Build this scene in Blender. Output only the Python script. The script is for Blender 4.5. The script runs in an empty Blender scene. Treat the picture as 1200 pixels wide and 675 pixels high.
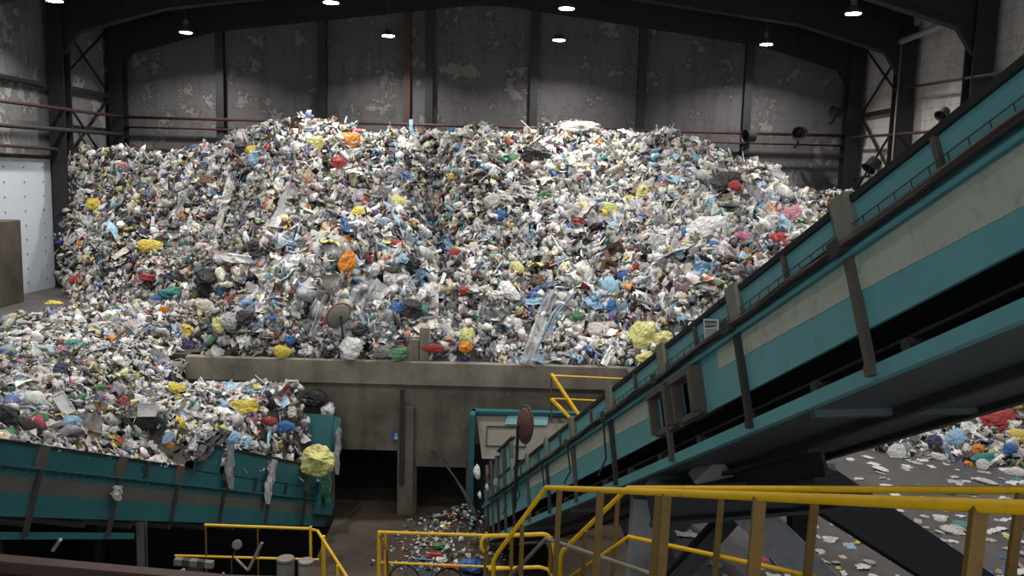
import bpy, bmesh, math, random
import numpy as np
from mathutils import Vector, Matrix, noise as mnoise

rng = np.random.default_rng(7)
random.seed(7)
scene = bpy.context.scene
col = scene.collection

# ------------------------------------------------------------------ camera model (metres, z up, pit floor at z = 0)
F = 1000.0; TH = math.radians(7.2); RO = math.radians(1.5)
CAM = np.array([0, 0, 9.0])
fw = np.array([0, math.cos(TH), -math.sin(TH)])
r0 = np.array([1.0, 0, 0]); u0 = np.array([0, math.sin(TH), math.cos(TH)])
CR = math.cos(RO) * r0 + math.sin(RO) * u0
CU = -math.sin(RO) * r0 + math.cos(RO) * u0
def ray(x, y): return fw + (x - 600) / F * CR - (y - 337.5) / F * CU
def atY(x, y, Y):
    d = ray(x, y); return CAM + d * (Y / d[1])
def atZ(x, y, z):
    d = ray(x, y); return CAM + d * ((z - CAM[2]) / d[2])
def proj(p):
    v = np.asarray(p) - CAM; k = v @ fw
    return 600 + F * (v @ CR) / k, 337.5 - F * (v @ CU) / k

cd = bpy.data.cameras.new('camera'); cam = bpy.data.objects.new('camera', cd); col.objects.link(cam)
cd.sensor_width = 36; cd.lens = 36 * F / 1200; cd.clip_end = 300; cd.clip_start = 0.05
M = Matrix(((CR[0], CU[0], -fw[0], CAM[0]), (CR[1], CU[1], -fw[1], CAM[1]), (CR[2], CU[2], -fw[2], CAM[2]), (0, 0, 0, 1)))
cam.matrix_world = M
scene.camera = cam

# ------------------------------------------------------------------ materials
def lin(c):
    return tuple(((v / 255) / 12.92 if v / 255 <= 0.04045 else ((v / 255 + 0.055) / 1.055) ** 2.4) for v in c)
def L4(c): return (*lin(c), 1)

def new_mat(name):
    m = bpy.data.materials.new(name); m.use_nodes = True
    nt = m.node_tree; b = nt.nodes['Principled BSDF']
    return m, nt, b
def N(nt, t, **kw):
    n = nt.nodes.new(t)
    for k, v in kw.items():
        if k in n.inputs.keys(): n.inputs[k].default_value = v
        else: setattr(n, k, v)
    return n
def ramp(nt, fac, stops):
    r = nt.nodes.new('ShaderNodeValToRGB'); e = r.color_ramp.elements
    while len(e) < len(stops): e.new(0.5)
    for i, (p, c) in enumerate(stops): e[i].position = p; e[i].color = (*c, 1) if len(c) == 3 else c
    nt.links.new(fac, r.inputs[0]); return r
def mix(nt, fac, a, b, mode='MIX'):
    n = nt.nodes.new('ShaderNodeMix'); n.data_type = 'RGBA'; n.blend_type = mode
    for s, v in ((0, fac), (6, a), (7, b)):
        if hasattr(v, 'links'): nt.links.new(v, n.inputs[s])
        else: n.inputs[s].default_value = v if not isinstance(v, tuple) or len(v) == 4 else (*v, 1)
    return n.outputs[2]
def coords(nt, kind='Object', scale=(1, 1, 1)):
    tc = nt.nodes.new('ShaderNodeTexCoord'); mp = nt.nodes.new('ShaderNodeMapping')
    mp.inputs['Scale'].default_value = scale
    nt.links.new(tc.outputs[kind], mp.inputs[0]); return mp.outputs[0]
def noise_n(nt, vec, scale, detail=5, rough=0.6):
    n = N(nt, 'ShaderNodeTexNoise', Scale=scale, Detail=detail, Roughness=rough)
    nt.links.new(vec, n.inputs['Vector']); return n.outputs[0]
def bump(nt, b, h, strength=0.3, dist=0.02):
    n = N(nt, 'ShaderNodeBump', Strength=strength, Distance=dist)
    nt.links.new(h, n.inputs['Height']); nt.links.new(n.outputs[0], b.inputs['Normal'])

def painted(name, c, wear=(70, 58, 46), amount=0.5, rough=0.5, scale=1.6, metal=0.0, dark=0.7):
    """paint or bare steel with rust blotches and grime of their own shape"""
    m, nt, b = new_mat(name); v = coords(nt)
    n1 = noise_n(nt, v, scale, 8, 0.65); n2 = noise_n(nt, v, scale * 5, 6, 0.7)
    base = mix(nt, n1, L4(c), L4([x * dark for x in c]))
    r = ramp(nt, n2, [(0.62 - 0.15 * amount, (0, 0, 0)), (0.8, (amount,) * 3)])
    out = mix(nt, r.outputs[0], base, L4(wear))
    nt.links.new(out, b.inputs['Base Color']); b.inputs['Roughness'].default_value = rough; b.inputs['Metallic'].default_value = metal
    bump(nt, b, n2, 0.15, 0.01)
    return m
def plain(name, c, rough=0.6, metal=0.0):
    m, nt, b = new_mat(name); v = coords(nt)
    n1 = noise_n(nt, v, 6, 4, 0.6)
    nt.links.new(mix(nt, n1, L4([x * 0.85 for x in c]), L4(c)), b.inputs['Base Color'])
    b.inputs['Roughness'].default_value = rough; b.inputs['Metallic'].default_value = metal
    return m
def emit(name, c, s):
    m, nt, b = new_mat(name)
    b.inputs['Base Color'].default_value = L4(c); b.inputs['Emission Color'].default_value = L4(c); b.inputs['Emission Strength'].default_value = s
    return m

def wall_mat(name, base, light, dark, block=(1.2, 0.6), thr=0.6, seam=0.5):
    """block wall with peeled paint and grime"""
    m, nt, b = new_mat(name); v = coords(nt, 'Object')
    n1 = noise_n(nt, v, 0.35, 8, 0.7); n2 = noise_n(nt, v, 0.9, 9, 0.72); n3 = noise_n(nt, v, 3.0, 6, 0.7)
    c = mix(nt, n1, L4(base), L4([x * 0.75 for x in base]))
    p = ramp(nt, n2, [(thr, (0, 0, 0)), (thr + 0.02, (0.4, 0.4, 0.4)), (thr + 0.12, (0.2, 0.2, 0.2))])
    c = mix(nt, p.outputs[0], c, L4(light))
    p2 = ramp(nt, n2, [(thr - 0.05, (0, 0, 0)), (thr - 0.01, (0.55,) * 3), (thr, (0, 0, 0))])
    c = mix(nt, p2.outputs[0], c, L4(dark))
    vs = coords(nt, 'Object', (0.9, 0.9, 0.12)); st = noise_n(nt, vs, 1.2, 6, 0.7)
    s = ramp(nt, st, [(0.5, (0, 0, 0)), (0.75, (0.6,) * 3)])
    c = mix(nt, s.outputs[0], c, L4(dark))
    # block courses: seams from z and from the along-wall coordinate
    tc = nt.nodes.new('ShaderNodeTexCoord'); sp = nt.nodes.new('ShaderNodeSeparateXYZ'); nt.links.new(tc.outputs['Object'], sp.inputs[0])
    add = N(nt, 'ShaderNodeMath', operation='ADD'); nt.links.new(sp.outputs[0], add.inputs[0]); nt.links.new(sp.outputs[1], add.inputs[1])
    cb = nt.nodes.new('ShaderNodeCombineXYZ'); nt.links.new(add.outputs[0], cb.inputs[0]); nt.links.new(sp.outputs[2], cb.inputs[1])
    br = N(nt, 'ShaderNodeTexBrick', Scale=1.0); br.inputs['Mortar Size'].default_value = 0.02; br.inputs['Brick Width'].default_value = block[0]; br.inputs['Row Height'].default_value = block[1]
    br.inputs['Mortar Smooth'].default_value = 0.6
    nt.links.new(cb.outputs[0], br.inputs['Vector'])
    mf = N(nt, 'ShaderNodeMath', operation='MULTIPLY'); nt.links.new(br.outputs['Fac'], mf.inputs[0]); mf.inputs[1].default_value = seam
    c = mix(nt, mf.outputs[0], c, L4(dark))
    nt.links.new(c, b.inputs['Base Color']); b.inputs['Roughness'].default_value = 0.9
    bump(nt, b, n3, 0.3, 0.03)
    return m
def concrete(name, base, dark, sc=0.8):
    m, nt, b = new_mat(name); v = coords(nt)
    n1 = noise_n(nt, v, sc, 8, 0.68); n2 = noise_n(nt, v, sc * 8, 5, 0.6)
    vs = coords(nt, 'Object', (1.6, 1.6, 0.2)); st = noise_n(nt, vs, 1.4, 7, 0.7)
    c = mix(nt, ramp(nt, n1, [(0.35, (0, 0, 0)), (0.68, (1, 1, 1))]).outputs[0], L4(base), L4(dark))
    c = mix(nt, ramp(nt, st, [(0.52, (0, 0, 0)), (0.78, (0.7,) * 3)]).outputs[0], c, L4([x * 0.75 for x in dark]))
    c = mix(nt, ramp(nt, n2, [(0.62, (0, 0, 0)), (0.75, (0.35,) * 3)]).outputs[0], c, L4([min(255, x * 1.25) for x in base]))
    nt.links.new(c, b.inputs['Base Color']); b.inputs['Roughness'].default_value = 0.9
    bump(nt, b, n2, 0.25, 0.02)
    return m

MT = {}
MT['teal'] = painted('teal_paint', (98, 158, 160), (62, 66, 60), 0.45, 0.42, 0.9, dark=0.82)
MT['teal_dark'] = painted('teal_paint_dirty', (42, 106, 112), (40, 44, 40), 0.55, 0.5, 0.9, dark=0.78)
MT['cream'] = painted('worn_cream_stripe', (172, 178, 158), (84, 112, 108), 0.7, 0.55, 1.5, dark=0.85)
MT['greystripe'] = painted('worn_grey_stripe', (92, 94, 88), (46, 60, 60), 0.6, 0.6, 1.5, dark=0.75)
MT['post'] = painted('worn_olive_steel', (128, 132, 112), (70, 62, 48), 0.6, 0.6, 3)
MT['post_dark'] = painted('dirty_post_steel', (92, 84, 72), (46, 38, 32), 0.6, 0.65, 3)
MT['strut'] = painted('rusty_strut_steel', (52, 50, 44), (70, 48, 34), 0.6, 0.7, 4)
MT['pit_shade'] = plain('shade_black_pit_concrete', (22, 21, 20), 0.95)  # near-black concrete: the pit's shade is put into its colour
MT['black'] = plain('black_rubber', (22, 23, 24), 0.75)
MT['belt'] = plain('conveyor_belt_rubber', (24, 24, 25), 0.8)
MT['under'] = painted('underside_sheet_steel', (88, 96, 94), (36, 42, 42), 0.7, 0.55, 0.8, dark=0.5)
MT['beam'] = painted('dark_grey_beam', (138, 138, 136), (36, 36, 36), 0.6, 0.55, 1.2)
MT['beam_black'] = painted('black_beam', (34, 35, 37), (22, 22, 22), 0.5, 0.6, 1.2)
MT['column'] = painted('dark_column_steel', (30, 30, 33), (20, 18, 18), 0.5, 0.6, 0.6)
MT['cable'] = painted('dusty_cable', (50, 44, 40), (88, 66, 52), 0.6, 0.7, 8)
MT['yellow'] = painted('yellow_rail_paint', (236, 184, 16), (104, 76, 30), 0.55, 0.38, 2.2, dark=0.86)
MT['yellow_post'] = painted('worn_shaded_yellow_post', (124, 92, 20), (58, 42, 24), 0.8, 0.55, 3, dark=0.7)  # worn yellow, darkened in the paint for the posts' shaded side
MT['greypipe'] = painted('worn_grey_pipe', (140, 130, 112), (110, 90, 40), 0.6, 0.5, 5)
MT['rust'] = painted('rusty_steel', (70, 46, 37), (48, 34, 28), 0.7, 0.75, 3)
MT['redpipe'] = painted('red_brown_pipe', (72, 42, 40), (60, 44, 40), 0.6, 0.6, 2)
MT['galv'] = painted('galvanised_pipe', (176, 176, 174), (120, 118, 114), 0.4, 0.45, 3)
MT['whitepanel'] = painted('white_door_sheet', (206, 213, 224), (170, 172, 176), 0.3, 0.45, 0.6, dark=0.95)
MT['beige'] = painted('scuffed_beige_sheet', (118, 112, 100), (92, 104, 98), 0.8, 0.6, 1.3, dark=0.8)
MT['backwall'] = wall_mat('peeling_grey_wall', (99, 97, 98), (152, 147, 141), (40, 38, 38), (2.4, 1.2), .575, .3)
MT['sidewall'] = wall_mat('pale_block_wall', (222, 218, 215), (216, 212, 206), (110, 104, 100), (0.9, 0.45), 0.62, 0.45)
MT['leftwall'] = wall_mat('patchy_left_wall', (128, 128, 130), (196, 194, 190), (54, 52, 52), (2.4, 3.0), 0.56, 0.5)
MT['concrete'] = concrete('stained_concrete', (150, 142, 128), (96, 90, 80))
MT['concrete_dark'] = concrete('dirty_concrete', (118, 110, 98), (74, 68, 60))
MT['pier'] = concrete('brown_concrete_pier', (92, 82, 72), (56, 50, 46), 0.6)
MT['floor'] = concrete('dark_wet_floor', (84, 80, 80), (58, 55, 55), 0.5)
MT['pitfloor'] = concrete('brown_pit_floor', (78, 66, 54), (44, 37, 31), 0.5)
MT['roof'] = plain('dark_roof_sheet', (26, 27, 30), 0.8)
MT['lamp_shade'] = plain('grey_lamp_housing', (90, 92, 96), 0.5, 0.3)
MT['lamp_on'] = emit('lamp_glow', (255, 250, 240), 30)
MT['white'] = plain('white_sign_plate', (214, 216, 218), 0.5)
MT['ink'] = plain('black_sign_ink', (58, 58, 64), 0.6)
MT['blue_sign'] = plain('blue_sign_plate', (40, 96, 170), 0.5)
MT['mirror_back'] = painted('grey_mirror_back', (160, 155, 145), (128, 120, 110), 0.6, 0.6, 3)
MT['mirror_rust'] = painted('rusty_mirror_back', (92, 52, 40), (50, 36, 30), 0.7, 0.7, 5)
MT['mirror_rim'] = plain('faded_red_rim', (150, 92, 88), 0.5)
MT['tyre'] = plain('bicycle_tyre', (24, 24, 25), 0.8)
MT['bike_blue'] = plain('blue_bicycle_paint', (58, 130, 176), 0.4)
MT['bike_red'] = plain('red_bicycle_paint', (176, 44, 36), 0.4)
MT['chrome'] = plain('dull_metal', (130, 130, 132), 0.35, 0.8)

# plastics: one material per colour for single pieces, one attribute-coloured for the mass
PAL = dict(white=(232, 231, 229), offwhite=(208, 202, 192), lightgrey=(176, 176, 178), grey=(124, 124, 124), beige=(182, 168, 144),
           black=(20, 20, 22), blue=(48, 104, 172), teal=(52, 138, 132), green=(78, 132, 86), yellow=(222, 198, 70), red=(172, 50, 48),
           pink=(204, 136, 150), purple=(124, 112, 152), brown=(116, 84, 58), orange=(238, 142, 28), lightblue=(156, 196, 222), paleyellow=(222, 218, 136), navy=(40, 50, 90))
def plastic(name, c, rough=0.42):
    m, nt, b = new_mat(name); v = coords(nt)
    n1 = noise_n(nt, v, 5, 6, 0.7); n2 = noise_n(nt, v, 2.2, 4, 0.6)
    r = ramp(nt, n1, [(0.35, (0, 0, 0)), (0.7, (1, 1, 1))])
    nt.links.new(mix(nt, r.outputs[0], L4([x * 0.8 for x in c]), L4(c)), b.inputs['Base Color'])
    b.inputs['Roughness'].default_value = rough
    bump(nt, b, n1, 0.5, 0.05)
    return m
PM = {k: plastic('plastic_' + k, v) for k, v in PAL.items()}
def film_mat(name, c, alpha):
    m = plastic(name, c, .3); m.node_tree.nodes['Principled BSDF'].inputs['Alpha'].default_value = alpha; return m
PM['clear'] = film_mat('translucent_film', (176, 178, 180), .72); PM['clearblue'] = film_mat('translucent_bluish_film', (150, 170, 186), .75)
def mass_mat():
    m, nt, b = new_mat('mixed_waste'); a = nt.nodes.new('ShaderNodeAttribute'); a.attribute_name = 'piece'
    v = coords(nt); n1 = noise_n(nt, v, 9, 6, 0.75)
    r = ramp(nt, n1, [(0.36, (0.62, 0.6, 0.58)), (0.6, (1, 1, 1))])
    nt.links.new(mix(nt, 1.0, a.outputs['Color'], r.outputs[0], 'MULTIPLY'), b.inputs['Base Color'])
    b.inputs['Roughness'].default_value = 0.5
    bump(nt, b, n1, 0.5, 0.05)
    return m
MT['mass'] = mass_mat()

# ------------------------------------------------------------------ mesh helpers
WLOC = {}
class MB:
    def __init__(self): self.v = []; self.f = []
    def add(self, vs, fs):
        o = len(self.v); self.v += [tuple(float(c) for c in p) for p in vs]; self.f += [tuple(i + o for i in f) for f in fs]; return self
    def hexa(self, p):      # 8 corners: index bits (a,b,c)
        return self.add(p, [(0, 1, 3, 2), (4, 6, 7, 5), (0, 4, 5, 1), (2, 3, 7, 6), (0, 2, 6, 4), (1, 5, 7, 3)])
    def box(self, x0, x1, y0, y1, z0, z1):
        return self.hexa([(x, y, z) for x in (x0, x1) for y in (y0, y1) for z in (z0, z1)])
    def beam(self, p0, p1, w, h, up=(0, 0, 1)):
        p0 = np.array(p0, float); p1 = np.array(p1, float); d = p1 - p0; d /= np.linalg.norm(d)
        u = np.array(up, float)
        if abs(d @ u) > 0.98: u = np.array([0, 1.0, 0])
        s = np.cross(d, u); s /= np.linalg.norm(s); u = np.cross(s, d)
        return self.hexa([p + s * a + u * b for p in (p0, p1) for a in (-w / 2, w / 2) for b in (-h / 2, h / 2)])
    def ibeam(self, p0, p1, w, h, t=0.03, up=(0, 0, 1)):
        """I section: flanges of width w, depth h along up"""
        p0 = np.array(p0, float); p1 = np.array(p1, float); d = p1 - p0; d /= np.linalg.norm(d)
        u = np.array(up, float)
        if abs(d @ u) > 0.98: u = np.array([0, 1.0, 0])
        s = np.cross(d, u); s /= np.linalg.norm(s); u = np.cross(s, d)
        a, b, c = w / 2, h / 2, t / 2
        prof = [(-a, -b), (a, -b), (a, -b + t), (c, -b + t), (c, b - t), (a, b - t), (a, b), (-a, b), (-a, b - t), (-c, b - t), (-c, -b + t), (-a, -b + t)]
        n = len(prof)
        vs = [p + s * x + u * y for p in (p0, p1) for x, y in prof]
        return self.add(vs, [tuple(range(n))[::-1], tuple(range(n, 2 * n))] + [(i, (i + 1) % n, n + (i + 1) % n, n + i) for i in range(n)])
    def tube(self, pts, r, seg=10, closed=False):
        P = [np.array(p, float) for p in pts]; n = len(P); rings = []
        rr = r if hasattr(r, '__len__') else [r] * n
        pu = None
        for i in range(n):
            a = P[i - 1] if (i > 0 or closed) else P[i]; b = P[(i + 1) % n] if (i < n - 1 or closed) else P[i]
            d = b - a; d /= np.linalg.norm(d) + 1e-9
            if pu is None:
                pu = np.array([0, 0, 1.0]) if abs(d[2]) < 0.9 else np.array([1.0, 0, 0])
            s = np.cross(d, pu); s /= np.linalg.norm(s) + 1e-9; pu = np.cross(s, d)
            rings.append([P[i] + rr[i] * (math.cos(t) * s + math.sin(t) * pu) for t in np.arange(seg) * 2 * math.pi / seg])
        vs = [v for rg in rings for v in rg]; fs = []
        for i in range(n if closed else n - 1):
            j = (i + 1) % n
            fs += [(i * seg + k, i * seg + (k + 1) % seg, j * seg + (k + 1) % seg, j * seg + k) for k in range(seg)]
        if not closed: fs += [tuple(range(seg))[::-1], tuple((n - 1) * seg + k for k in range(seg))]
        return self.add(vs, fs)
    def lathe(self, c, axis, prof, seg=20):
        """prof: (radius, height) along axis"""
        c = np.array(c, float); w = np.array(axis, float); w /= np.linalg.norm(w)
        a = np.array([1.0, 0, 0]) if abs(w[0]) < 0.9 else np.array([0, 1.0, 0])
        u = np.cross(w, a); u /= np.linalg.norm(u); v = np.cross(w, u)
        vs = [c + w * h + max(r, 1e-4) * (math.cos(t) * u + math.sin(t) * v) for r, h in prof for t in np.arange(seg) * 2 * math.pi / seg]
        n = len(prof)
        fs = [(i * seg + k, i * seg + (k + 1) % seg, (i + 1) * seg + (k + 1) % seg, (i + 1) * seg + k) for i in range(n - 1) for k in range(seg)]
        fs += [tuple(range(seg))[::-1], tuple((n - 1) * seg + k for k in range(seg))]
        return self.add(vs, fs)
    def prism(self, poly, ex):
        """poly: 3-D planar outline, ex: extrusion vector"""
        n = len(poly); ex = np.array(ex, float); P = [np.array(p, float) for p in poly]
        return self.add(P + [p + ex for p in P], [tuple(range(n))[::-1], tuple(range(n, 2 * n))] + [(i, (i + 1) % n, n + (i + 1) % n, n + i) for i in range(n)])
    def build(self, name, mat, parent=None, origin=None, smooth=False, bevel=0):
        if parent is not None: O = WLOC[parent.name]
        elif origin is not None: O = np.array(origin, float)
        else:
            V = np.array(self.v); O = np.array([V[:, 0].mean(), V[:, 1].mean(), V[:, 2].min()])
        me = bpy.data.meshes.new(name)
        me.from_pydata([tuple(np.array(p) - O) for p in self.v], [], self.f)
        bm = bmesh.new(); bm.from_mesh(me); bmesh.ops.recalc_face_normals(bm, faces=bm.faces[:])
        if bevel: bmesh.ops.bevel(bm, geom=bm.edges[:], offset=bevel, segments=1, affect='EDGES')
        bm.to_mesh(me); bm.free()
        me.materials.append(mat)
        if smooth: me.shade_smooth() if hasattr(me, 'shade_smooth') else None
        o = bpy.data.objects.new(name, me); col.objects.link(o)
        if parent is not None: o.parent = parent; WLOC[o.name] = O
        else: o.location = O; WLOC[o.name] = O
        return o
def tag(o, label, cat, group=None, kind=None):
    o['label'] = label; o['category'] = cat
    if group: o['group'] = group
    if kind: o['kind'] = kind
    return o
def thing(name, loc, label, cat, group=None):
    o = bpy.data.objects.new(name, None); o.empty_display_size = 0.2; col.objects.link(o); o.location = loc
    WLOC[o.name] = np.array(loc, float); return tag(o, label, cat, group)
def struct(o): o['kind'] = 'structure'; return o
def smooth_shade(o):
    for p in o.data.polygons: p.use_smooth = True
    return o
def copy_tree(o, parent=None):
    c = o.copy(); col.objects.link(c)
    if parent: c.parent = parent
    for ch in o.children: copy_tree(ch, c)
    return c

# ------------------------------------------------------------------ the hall shell
XL, XR, YB = -18.75, 15.85, 40.25
ZF = 4.2
def roof_z(X): return 17.3 - abs(X + 1.4) * 0.125
struct(MB().box(XL, XR, YB, YB + 0.4, 0, 18).build('wall_back', MT['backwall'], origin=(0, 0, 0)))
struct(MB().box(XL - 0.4, XL, -6, YB + 0.4, 0, 18).build('wall_left', MT['leftwall'], origin=(0, 0, 0)))
struct(MB().box(XR, XR + 0.4, -6, YB + 0.4, 0, 18).build('wall_right', MT['sidewall'], origin=(0, 0, 0)))
m = MB()
m.prism([(XL - .4, -6, roof_z(XL) + 1.1), (-1.4, -6, 18.4), (XR + .4, -6, roof_z(XR) + 1.1), (XR + .4, -6, roof_z(XR) + 1.4), (-1.4, -6, 18.7), (XL - .4, -6, roof_z(XL) + 1.4)], (0, 46.7, 0))
struct(m.build('ceiling', MT['roof'], origin=(0, 0, 0)))
# upper tipping floor (slab) with the pit cut out of it
m = MB(); o_ = [(2.2, -6), (XR, -6), (XR, YB), (XL, YB), (XL, 22.2), (3.05, 22.2), (3.05, 12.3), (2.2, 10.9)]
m.prism([(x, y, ZF - 0.45) for x, y in o_], (0, 0, 0.45))
fl = struct(m.build('floor', MT['floor'], origin=(0, 0, 0)))
m = MB(); m.prism([(-4.1, 9, -.3), (3.4, 9, -.3), (3.4, 32, -.3), (XL, 32, -.3), (XL, 21.8, -.3), (-4.55, 21.8, -.3)], (0, 0, .3))
struct(m.build('floor_pit', MT['pitfloor'], origin=(0, 0, 0)))
struct(MB().box(XL, 3.4, -6, 9, -0.3, 0).build('floor_front', MT['pitfloor'], origin=(0, 0, 0)))
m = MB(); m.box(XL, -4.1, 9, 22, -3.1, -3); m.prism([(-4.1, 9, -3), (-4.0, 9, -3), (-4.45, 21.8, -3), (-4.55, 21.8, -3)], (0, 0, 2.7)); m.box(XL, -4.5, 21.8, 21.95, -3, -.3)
struct(m.build('floor_added_trench', MT['pit_shade'], origin=(0, 0, 0)))  # trench added so the floor under the left conveyor stays dark
struct(MB().box(-10.8, -10.6, 8.9, 22.2, -3, ZF - .5).build('wall_added_trench', MT['pit_shade'], origin=(0, 0, 0)))  # side of the added trench, in the same shade black
m = MB()
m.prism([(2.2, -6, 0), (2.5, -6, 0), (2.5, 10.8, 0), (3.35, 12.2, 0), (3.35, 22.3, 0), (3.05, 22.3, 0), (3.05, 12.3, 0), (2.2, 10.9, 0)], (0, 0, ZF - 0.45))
struct(m.build('wall_pit', MT['pit_shade'], origin=(0, 0, 0)))
struct(MB().box(XL, 3.4, 32, 32.3, -0.3, ZF - 0.45).build('wall_tunnel', MT['concrete_dark'], origin=(0, 0, 0)))

# left upper ledge that carries the spilled waste behind the left conveyor
m = MB(); m.prism([(XL, 22.3, ZF - .45), (XL, 4, ZF - .45), (-10.6, 4, ZF - .45), (-10.6, 12, ZF - .45), (-10.6, 18, ZF - .45), (-10.6, 22.3, ZF - .45)], (0, 0, .45))
struct(m.build('floor_left', MT['floor'], origin=(0, 0, 0)))

# white sheeted door leaf and brown concrete pier on the left wall
dl = thing('door_panel', (XL + .15, 32.8, ZF), 'tall white sheeted panel on the left wall beside the dark column', 'door panel')
MB().box(XL + .02, XL + .12, 30.7, 34.5, ZF, 9.35).build('panel_sheet', MT['whitepanel'], dl)
m = MB()
for k in range(3):
    for i in range(9):
        y = 31.3 + k * 1.3; z = 4.6 + i * .55
        m.lathe((XL + .12, y, z), (1, 0, 0), [(.03, 0), (.03, .02)], 8)
MB.build(m, 'rivets', MT['lamp_shade'], dl)
MB().box(XL + .02, XL + .18, 30.5, 30.72, ZF, 9.4).build('frame_post', MT['redpipe'], dl)
MB().box(XL + .02, XL + .18, 30.5, 34.5, 9.36, 9.5).build('frame_head', MT['redpipe'], dl)
tag(MB().box(XL + .05, -17.55, 26.5, 30.4, ZF, 7.15).build('concrete_pier', MT['pier'], bevel=.03), 'brown stained concrete push block at the left edge before the white panel', 'concrete block')

# steel columns
def column(name, x, y, w, d, z1, label, group, haunch=0):
    t = thing(name, (x, y, ZF), label, 'column', group)
    MB().ibeam((x, y, ZF + .02), (x, y, z1), w, d, .05, (0, 1, 0)).build('column_shaft', MT['column'], t)
    MB().box(x - w / 2 - .05, x + w / 2 + .05, y - d / 2 - .05, y + d / 2 + .05, ZF, ZF + .04).build('base_plate', MT['column'], t)
    if haunch:
        m = MB(); s = haunch
        m.prism([(x, y - .12, z1 - 1.9), (x + s * .25, y - .12, z1 - 1.9), (x + s * 1.1, y - .12, z1 - .7), (x + s * 2.6, y - .12, z1 - .25), (x + s * 2.6, y - .12, z1 + .4), (x, y - .12, z1 + .2)], (0, .24, 0))
        m.build('haunch', MT['column'], t)
    return t
bx = [-13.64, -8.94, -4.04, .77, 5.7, 10.59]
ordw = ['first', 'second', 'third', 'fourth', 'fifth', 'sixth']
for i, x in enumerate(bx):
    column('wall_column', x, 40.05, .36, .3, roof_z(x) + .2, f'slim dark steel column on the back wall, {ordw[i]} from the left', 'back wall columns')
column('corner_column', -18.2, 39.7, .62, .6, 15.6, 'thick dark steel column in the left back corner', 'corner columns', 1)
column('corner_column', 15.3, 39.7, .62, .6, 15.5, 'thick dark steel column in the right back corner', 'corner columns', -1)
column('side_column', -18.25, 34.75, .62, .6, 15.4, 'thick black steel column on the left wall beside the white panel', 'side wall columns', 1)
column('side_column', 15.35, 34.75, .6, .6, 15.4, 'dark steel column on the right wall, next to the back corner', 'side wall columns', -1)
column('side_column', 15.35, 29.2, .7, .6, 15.4, 'broad dark steel column on the right wall just above the big conveyor', 'side wall columns', -1)
tag(MB().ibeam((-5.05, 40.0, ZF), (-5.05, 40.0, 16.9), .3, .25, .04, (0, 1, 0)).build('wall_post', MT['rust']), 'thin rusty upright post on the back wall beside the third column', 'post')
# rafters
def rafter(y, dep, label, arc=.0):
    t = thing('roof_rafter', (-1.4, y, 15), label, 'roof beam', 'roof rafters')
    n = 24; xs = np.linspace(XL + .3, XR - .3, n)
    low = [roof_z(x) - .35 - max(0, (abs(x + 1.4) - 12.5)) * .16 for x in xs]
    up = [roof_z(x) + .95 for x in xs]
    m = MB()
    m.prism([(x, y - dep / 2, z) for x, z in zip(xs, low)] + [(x, y - dep / 2, z) for x, z in zip(xs[::-1], up[::-1])], (0, dep, 0))
    m.build('rafter_web', MT['column'], t)
    m = MB()
    for a in range(n - 1):
        m.beam((xs[a], y, low[a] - .02), (xs[a + 1], y, low[a + 1] - .02), dep * 3.2, .05)
    m.build('bottom_flange', MT['column'], t)
rafter(39.75, .14, 'long dark roof beam along the top of the back wall')
rafter(34.75, .14, 'dark roof beam spanning the hall in front of the back wall lamps')
rafter(29.2, .14, 'dark roof beam spanning the hall nearest the camera')
# bracing in the two corner bays
def brace_set(x, label):
    t = thing('wall_brace', (x, 37.2, ZF), label, 'brace', 'corner bay bracing')
    for a, b in ((9.0, 12.2), (12.2, 9.0), (12.4, 15.2), (15.2, 12.4)):
        MB().beam((x, 35.05, a), (x, 39.4, b), .07, .07).build('diagonal', MT['column'], t)
    MB().beam((x, 35.0, 12.3), (x, 39.4, 12.3), .1, .2).build('cross_rail', MT['column'], t)
brace_set(-18.5, 'dark cross bracing between the two left corner columns')
brace_set(15.65, 'dark cross bracing between the two right corner columns')
# pipes
def pipe(name, pts, r, mat, label, cat='pipe', seg=10): return tag(smooth_shade(MB().tube(pts, r, seg).build(name, MT[mat])), label, cat)
pipe('wall_pipe', [(XL + .7, 39.55, 11.4), (XR - .6, 39.55, 11.4)], .07, 'redpipe', 'long red-brown pipe running along the back wall, upper of two')
pipe('wall_pipe', [(XL + .7, 39.55, 10.95), (XR - .6, 39.55, 10.95)], .045, 'redpipe', 'thin red-brown pipe along the back wall, lower of two')
pipe('wall_pipe', [(XL + .75, 24, 11.2), (XL + .75, 39.4, 11.4)], .07, 'redpipe', 'red-brown pipe along the left wall above the white panel')
pipe('wall_pipe', [(XL + .75, 24, 10.35), (XL + .75, 39.4, 10.6)], .09, 'strut', 'dark pipe along the left wall just above the white panel')
pipe('wall_pipe', [(XL + .5, 24, 9.75), (XL + .5, 34.3, 9.75)], .06, 'redpipe', 'rusty pipe along the top edge of the white panel')
pipe('wall_pipe', [(XR - .75, 39.2, 11.3), (XR - .75, 24, 11.0)], .06, 'redpipe', 'red-brown pipe along the right wall, lower of two')
pipe('wall_pipe', [(XR - .75, 35, 13.0), (XR - .75, 24, 12.6)], .05, 'strut', 'thin dark pipe along the right wall under the pale blocks')
pipe('slanted_pipe', [(14.9, 34.2, 14.75), (15.2, 29.9, 14.95)], .12, 'galv', 'pale slanted pipe between two right wall columns under the roof')
pipe('lit_strip_rod', [(14.95, 34.3, ZF), (14.95, 34.3, 15.0)], .035, 'greypipe', 'thin grey rod added for the lit strip on the right wall column')  # rod added in place of the lit strip on the column
# a flat beam on the left wall
tag(MB().box(XL + .02, XL + .3, 24, 34.3, 12.15, 12.3).build('wall_rail', MT['column']), 'dark horizontal rail on the left wall under the upper grey panels', 'rail')

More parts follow.
